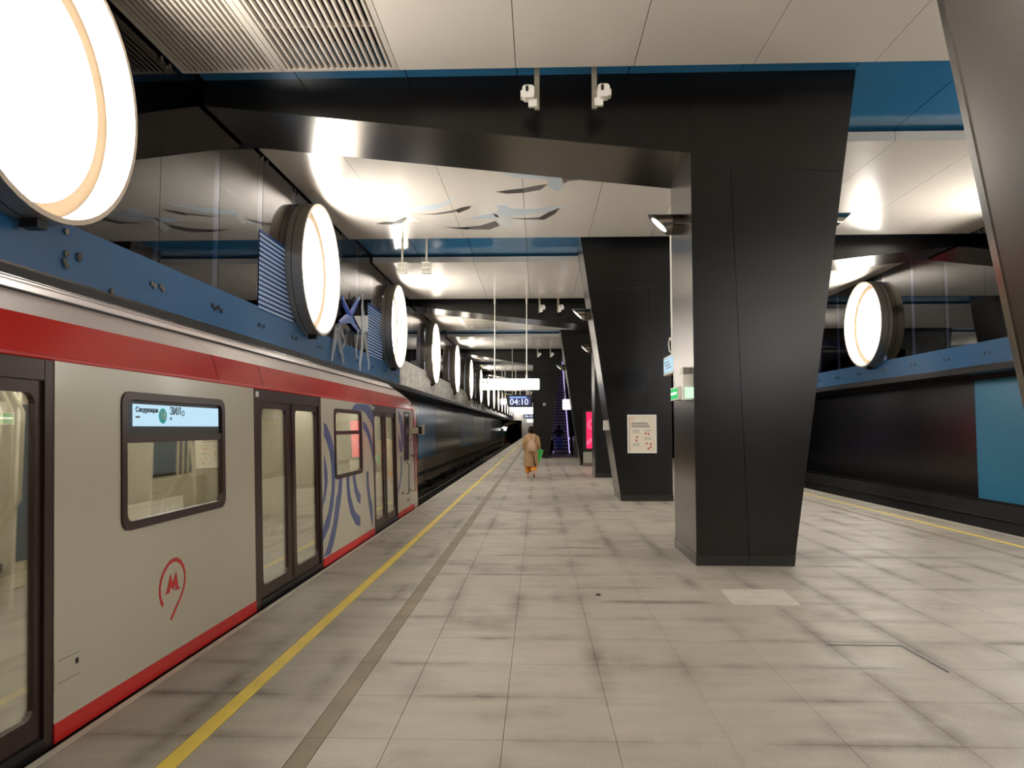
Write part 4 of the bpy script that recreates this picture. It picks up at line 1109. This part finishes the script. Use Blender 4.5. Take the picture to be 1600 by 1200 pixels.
#@@PART3
# ================================================================== PEOPLE
SKIN = pbr('skin', (206, 160, 134), .5)
HAIR = pbr('hair_dark', (34, 18, 18), .6, spec=.15)
COAT = pbr('coat_tan', (176, 142, 102), .8, namt=.1, nscale=9)
COATD = pbr('coat_lining', (70, 48, 38), .8)
PACK = pbr('backpack_pink_beige', (206, 170, 146), .6)
ORANGE = pbr('trousers_orange', (216, 134, 36), .8)
SHOE = pbr('shoes_pink', (222, 168, 156), .6)
GREEN = pbr('bag_green', (56, 196, 84), .45)
GREEN2 = pbr('bag_pale_edge', (190, 232, 196), .5)
JEANS = pbr('jeans_blue', (44, 62, 130), .8)
TOPB = pbr('top_black', (20, 20, 24), .8)
def skinbody(name, nodes, edges, root, mat, parent):
    me = bpy.data.meshes.new(name); bm = bmesh.new(); ly = bm.verts.layers.skin.verify(); d = {}
    for k, (p, r) in nodes.items():
        v = bm.verts.new(p); v[ly].radius = (r, r); v[ly].use_root = (k == root); d[k] = v
    for a, b in edges: bm.edges.new((d[a], d[b]))
    bm.to_mesh(me); bm.free()
    o = bpy.data.objects.new('tmp', me); COL.objects.link(o)
    o.modifiers.new('s', 'SKIN'); m = o.modifiers.new('u', 'SUBSURF'); m.levels = 2; m.render_levels = 2
    dg = bpy.context.evaluated_depsgraph_get(); dg.update()
    e = bpy.data.meshes.new_from_object(o.evaluated_get(dg))
    V = [tuple(v.co) for v in e.vertices]; Fc = [tuple(p.vertices) for p in e.polygons]
    bpy.data.objects.remove(o); bpy.data.meshes.remove(e); bpy.data.meshes.remove(me)
    return mk(name, (V, Fc), mat, parent, smooth=True)
def figure(px, py, pz, S, L, name_label, arms, legs):
    """L: joints relative to the ground point, x right, y forward, z up"""
    t = thing('person', (px, py, pz), name_label, 'person')
    W = lambda p: (px + p[0] * S, py + p[1] * S, pz + p[2] * S)
    nodes = {'pel': (W((0, 0, .88)), .11 * S), 'wst': (W((0, 0, 1.02)), .10 * S), 'che': (W((0, .01, 1.22)), .12 * S), 'nk0': (W((0, .0, 1.38)), .055 * S), 'nk1': (W((0, .015, 1.44)), .05 * S),
             'hd0': (W((0, .03, 1.50)), .075 * S), 'hd1': (W((0, .03, 1.58)), .082 * S), 'hd2': (W((0, .02, 1.64)), .055 * S), 'nos': (W((0, .115, 1.53)), .013 * S)}
    edges = [('pel', 'wst'), ('wst', 'che'), ('che', 'nk0'), ('nk0', 'nk1'), ('nk1', 'hd0'), ('hd0', 'hd1'), ('hd1', 'hd2'), ('hd0', 'nos')]
    for s, nm in ((-1, 'l'), (1, 'r')):
        el, wr, hn = arms[nm]
        pts = [('sh', (s * .17, 0, 1.34), .055), ('el', el, .042), ('wr', wr, .03), ('hn', hn, .034)]
        pv = 'che'
        for k, p, r in pts:
            nodes[nm + k] = (W(p), r * S); edges.append((pv, nm + k)); pv = nm + k
        w_, h_ = Vector(wr), Vector(hn); dr = (h_ - w_).normalized()
        for q in range(4):
            a = h_ + dr * .05 + Vector((0, (q - 1.5) * .02, 0)); b = a + dr * (.03 + .008 * (1.5 - abs(q - 1.3))) + Vector((-s * .012, 0, 0))
            nodes[nm + 'f%da' % q] = (W(a), .009 * S); nodes[nm + 'f%db' % q] = (W(b), .008 * S); edges += [(nm + 'hn', nm + 'f%da' % q), (nm + 'f%da' % q, nm + 'f%db' % q)]
        a = h_ + Vector((-s * .01, .04, .0)); nodes[nm + 'th'] = (W(a + dr * .03), .009 * S); edges.append((nm + 'hn', nm + 'th'))
        hp, kn, an, to = legs[nm]
        pv = 'pel'
        for k, p, r in (('hp', hp, .085), ('kn', kn, .058), ('an', an, .036), ('to', to, .032)):
            nodes[nm + k] = (W(p), r * S); edges.append((pv, nm + k)); pv = nm + k
    skinbody('body', nodes, edges, 'pel', SKIN, t)
    for s in (-1, 1):
        mk('ear', tube([W((s * .082, .03, 1.53)), W((s * .092, .025, 1.555)), W((s * .086, .025, 1.58))], [.012 * S, .018 * S, .012 * S], 8), SKIN, t, smooth=True)
        mk('eye', tube([W((s * .032, .098, 1.565)), W((s * .032, .108, 1.565))], .011 * S, 8), TBLK, t, smooth=True)
    mk('mouth', tube([W((-.025, .102, 1.488)), W((0, .108, 1.485)), W((.025, .102, 1.488))], .006 * S, 6), pbr('lips', (170, 92, 86), .5), t, smooth=True)
    return t, W
# woman walking away with a backpack
gx, gy = -.21, 23.6
legs1 = {'l': ((-.09, 0, .84), (-.09, .06, .47), (-.10, .02, .09), (-.10, .13, .04)), 'r': ((.09, 0, .84), (.08, .02, .47), (.09, -.26, .20), (.10, -.20, .08))}
arms1 = {'l': ((-.23, -.03, 1.08), (-.20, .05, .86), (-.19, .07, .79)), 'r': ((.24, -.02, 1.08), (.25, .10, .93), (.25, .13, .87))}
w1, W = figure(gx, gy, 0, .99, None, 'person in long tan coat and orange trousers walking away along the platform', arms1, legs1)
secs = []
for z, rx, ry, oy in ((1.43, .07, .07, 0), (1.41, .12, .085, 0), (1.37, .19, .11, -.005), (1.28, .225, .13, -.01), (1.1, .21, .135, -.01), (.95, .215, .14, 0), (.75, .225, .15, 0), (.55, .235, .165, 0), (.38, .245, .175, 0)):
    secs.append([W((p[0], p[1], p[2])) for p in ell(0, oy, z, rx, ry, 24)])
mk('coat', loft(secs), COAT, w1, smooth=True)
mk('coat_collar', loft([[W(q) for q in ell(0, 0, z, r, r, 16)] for z, r in ((1.40, .10), (1.46, .075), (1.46, .062), (1.40, .07))], cap=False), COAT, w1, smooth=True)
mk('coat_slit', prism([(W((.07, 0, .8))[0], W((0, 0, .82))[2]), (W((.16, 0, .4))[0], W((0, 0, .385))[2]), (W((.10, 0, .4))[0], W((0, 0, .385))[2])], 'Y', W((0, -.20, 0))[1], W((0, -.13, 0))[1]), COATD, w1)
for nm, s in (('l', -1), ('r', 1)):
    el, wr, hn = arms1[nm]
    mk('sleeve', tube([W((s * .15, 0, 1.36)), W((s * .2, -.005, 1.29)), W(el), W(tuple(Vector(el).lerp(Vector(wr), .85)))], [.06, .075, .068, .058], 12), COAT, w1, smooth=True)
    hp, kn, an, to = legs1[nm]
    k2 = Vector(kn).lerp(Vector(an), .75)
    mk('trouser_leg', loft([[W((p[0], p[1], p[2])) for p in ell(c_[0], c_[1], c_[2], r, r, 14)] for c_, r in ((Vector(hp), .10), (Vector(kn), .09), (Vector(kn).lerp(Vector(an), .4), .095), (k2, .115))]), ORANGE, w1, smooth=True)
    d_ = (Vector(to) - Vector(an))
    mk('shoe', tube([W(tuple(Vector(an) + Vector((0, -.05, -.03)))), W(tuple(Vector(an) + Vector((0, 0, -.03)))), W(tuple(Vector(an).lerp(Vector(to), .7) + Vector((0, 0, -.005)))), W(tuple(Vector(to) + d_ * .3))], [.035, .046, .042, .028], 10), SHOE, w1, smooth=True)
    mk('shoe_sole', tube([W(tuple(Vector(an) + Vector((0, -.05, -.065)))), W(tuple(Vector(to) + d_ * .25 + Vector((0, 0, -.02))))], .018, 8), HAIR, w1, smooth=True)
mk('hair', loft([[W((p[0], p[1], p[2])) for p in ell(0, oy, z, r, r * 1.08, 18)] for z, r, oy in ((1.44, .05, -.03), (1.48, .085, -.025), (1.54, .10, -.012), (1.60, .10, 0), (1.655, .075, .01), (1.685, .03, .015))]), HAIR, w1, smooth=True)
mk('hair_bun', loft([[W((p[0], p[1], p[2])) for p in ell(0, -.10, z, r, r, 12)] for z, r in ((1.50, .015), (1.52, .04), (1.555, .05), (1.59, .04), (1.61, .015))]), HAIR, w1, smooth=True)
# backpack
bp = thing('backpack', (gx, gy - .2, .86), 'small pink beige backpack worn over the tan coat', 'backpack')
def shell(y, sc): return [W((u * sc + .015, y, 1.04 + (v - 1.04) * sc)) for u, v in ((-.13, .88), (-.135, 1.0), (-.12, 1.10), (-.09, 1.17), (-.04, 1.205), (.04, 1.205), (.09, 1.17), (.12, 1.10), (.135, 1.0), (.13, .88), (.08, .865), (-.08, .865))]
mk('bag_body', loft([shell(-.135, .9), shell(-.15, 1), shell(-.235, 1), shell(-.26, .86)]), PACK, bp, smooth=True)
mk('pocket', loft([shell(-.255, .62), shell(-.275, .62), shell(-.282, .54)]), PACK, bp, smooth=True)
for s in (-1, 1):
    mk('strap', tube([W((.015 + s * .04, -.15, 1.19)), W((s * .085, -.135, 1.30)), W((s * .12, -.10, 1.39)), W((s * .125, -.03, 1.42))], .017, 6), PACK, bp, smooth=True)
mk('top_loop', tube([W((-.02, -.17, 1.20)), W((.0, -.16, 1.235)), W((.03, -.16, 1.235)), W((.05, -.17, 1.20))], .008, 6), PACK, bp, smooth=True)
# green bag in the right hand
gb = thing('shopping_bag', W((.3, .14, .5)), 'bright green flat bag carried in the walker\'s right hand', 'bag')
pts = [(840.4, 699.5), (848.5, 704), (843, 722), (840.8, 724.5), (839.8, 718)]
q = [at(a_, b_, Y=gy + .10) for a_, b_ in pts]
mk('bag_panel', prism([(p.x, p.z) for p in q], 'Y', gy + .08, gy + .125), GREEN, gb)
mk('bag_edge', tube([(q[0].x, gy + .1, q[0].z), (q[1].x, gy + .1, q[1].z), (q[2].x, gy + .1, q[2].z)], .012, 6), GREEN2, gb)
mk('bag_handle', tube([(q[0].x + .02, gy + .1, q[0].z - .02), tuple(Vector(W((.25, .12, .86)))), (q[1].x - .06, gy + .1, q[1].z)], .008, 6), GREEN, gb)
# rider on the escalator
ry_, rz_ = 44.9, .2
legs2 = {'l': ((-.09, 0, .84), (-.10, .0, .46), (-.10, -.02, .08), (-.10, .08, .03)), 'r': ((.09, 0, .84), (.10, .01, .46), (.10, -.02, .08), (.10, .08, .03))}
arms2 = {'l': ((-.30, -.02, 1.12), (-.33, .12, .97), (-.34, .17, .95)), 'r': ((.28, -.03, 1.10), (.23, .08, .92), (.2, .1, .86))}
w2, W2 = figure(1.30, ry_, rz_, .93, None, 'person in black top and blue jeans riding up the escalator', arms2, legs2)
mk('top', loft([[W2(p) for p in ell(0, 0, z, rx, ry, 18)] for z, rx, ry in ((1.42, .07, .06), (1.37, .17, .09), (1.25, .21, .13), (1.05, .19, .125), (.88, .20, .13))]), TOPB, w2, smooth=True)
for nm, s in (('l', -1), ('r', 1)):
    el, wr, hn = arms2[nm]; hp, kn, an, to = legs2[nm]
    mk('sleeve', tube([W2((s * .14, 0, 1.36)), W2((s * .19, 0, 1.30)), W2(el), W2(tuple(Vector(el).lerp(Vector(wr), .5)))], [.06, .07, .06, .05], 10), TOPB, w2, smooth=True)
    mk('jeans_leg', loft([[W2(p) for p in ell(c_[0], c_[1], c_[2], r, r, 12)] for c_, r in ((Vector((s * .08, 0, .92)), .115), (Vector(hp), .105), (Vector(kn), .078), (Vector(an) + Vector((0, 0, .0)), .06))]), JEANS, w2, smooth=True)
    mk('shoe', tube([W2(tuple(Vector(an) + Vector((0, -.05, -.04)))), W2(tuple(Vector(an) + Vector((0, .02, -.04)))), W2(tuple(Vector(to) + Vector((0, .05, 0))))], [.03, .042, .03], 8), TBLK, w2, smooth=True)
mk('hair', loft([[W2(p) for p in ell(0, oy, z, r, r * 1.05, 16)] for z, r, oy in ((1.40, .06, -.05), (1.48, .095, -.03), (1.55, .105, -.01), (1.61, .10, 0), (1.665, .07, .01), (1.69, .025, .01))]), HAIR, w2, smooth=True)

# ================================================================== NAMES OF LIGHTS OUTSIDE THE PICTURE
def name_offscreen(o, base):
    o.name = base + '_offscreen'
RANK = {-2.0: 'near', -9.5: 'middle', -17.0: 'far', 5.5: 'beside'}
for o in list(COL.objects):
    if o.type == 'EMPTY' and o.name.startswith('round_wall_lamp'):
        sd = 'left' if o.location.x < 0 else 'right'
        for y, w_ in RANK.items():
            if abs(o.location.y - y) < .1:
                for ch in CHILD(o):
                    if ch.name.startswith('diffuser'): name_offscreen(ch, 'diffuser_%s_%s' % (sd, w_))
                name_offscreen(o, 'round_wall_lamp_%s_%s' % (sd, w_))
    elif o.type == 'EMPTY' and o.name.startswith('column_spotlight') and o.location.y < 3:
        sd = 'left' if o.location.x < CX else 'right'
        for ch in CHILD(o):
            if ch.name.startswith('lens'): name_offscreen(ch, 'lens_' + sd)
        name_offscreen(o, 'column_spotlight_' + sd)
words = iter(a_ + '_' + b_ for a_ in ('rear', 'back', 'hind', 'middle', 'front', 'fore') for b_ in ('near', 'far', 'inner', 'outer'))
for o in list(COL.objects):
    if o.name.startswith('light_strip') and WL[o.name].y + 1.75 < 4.4: name_offscreen(o, 'light_strip_' + next(words))
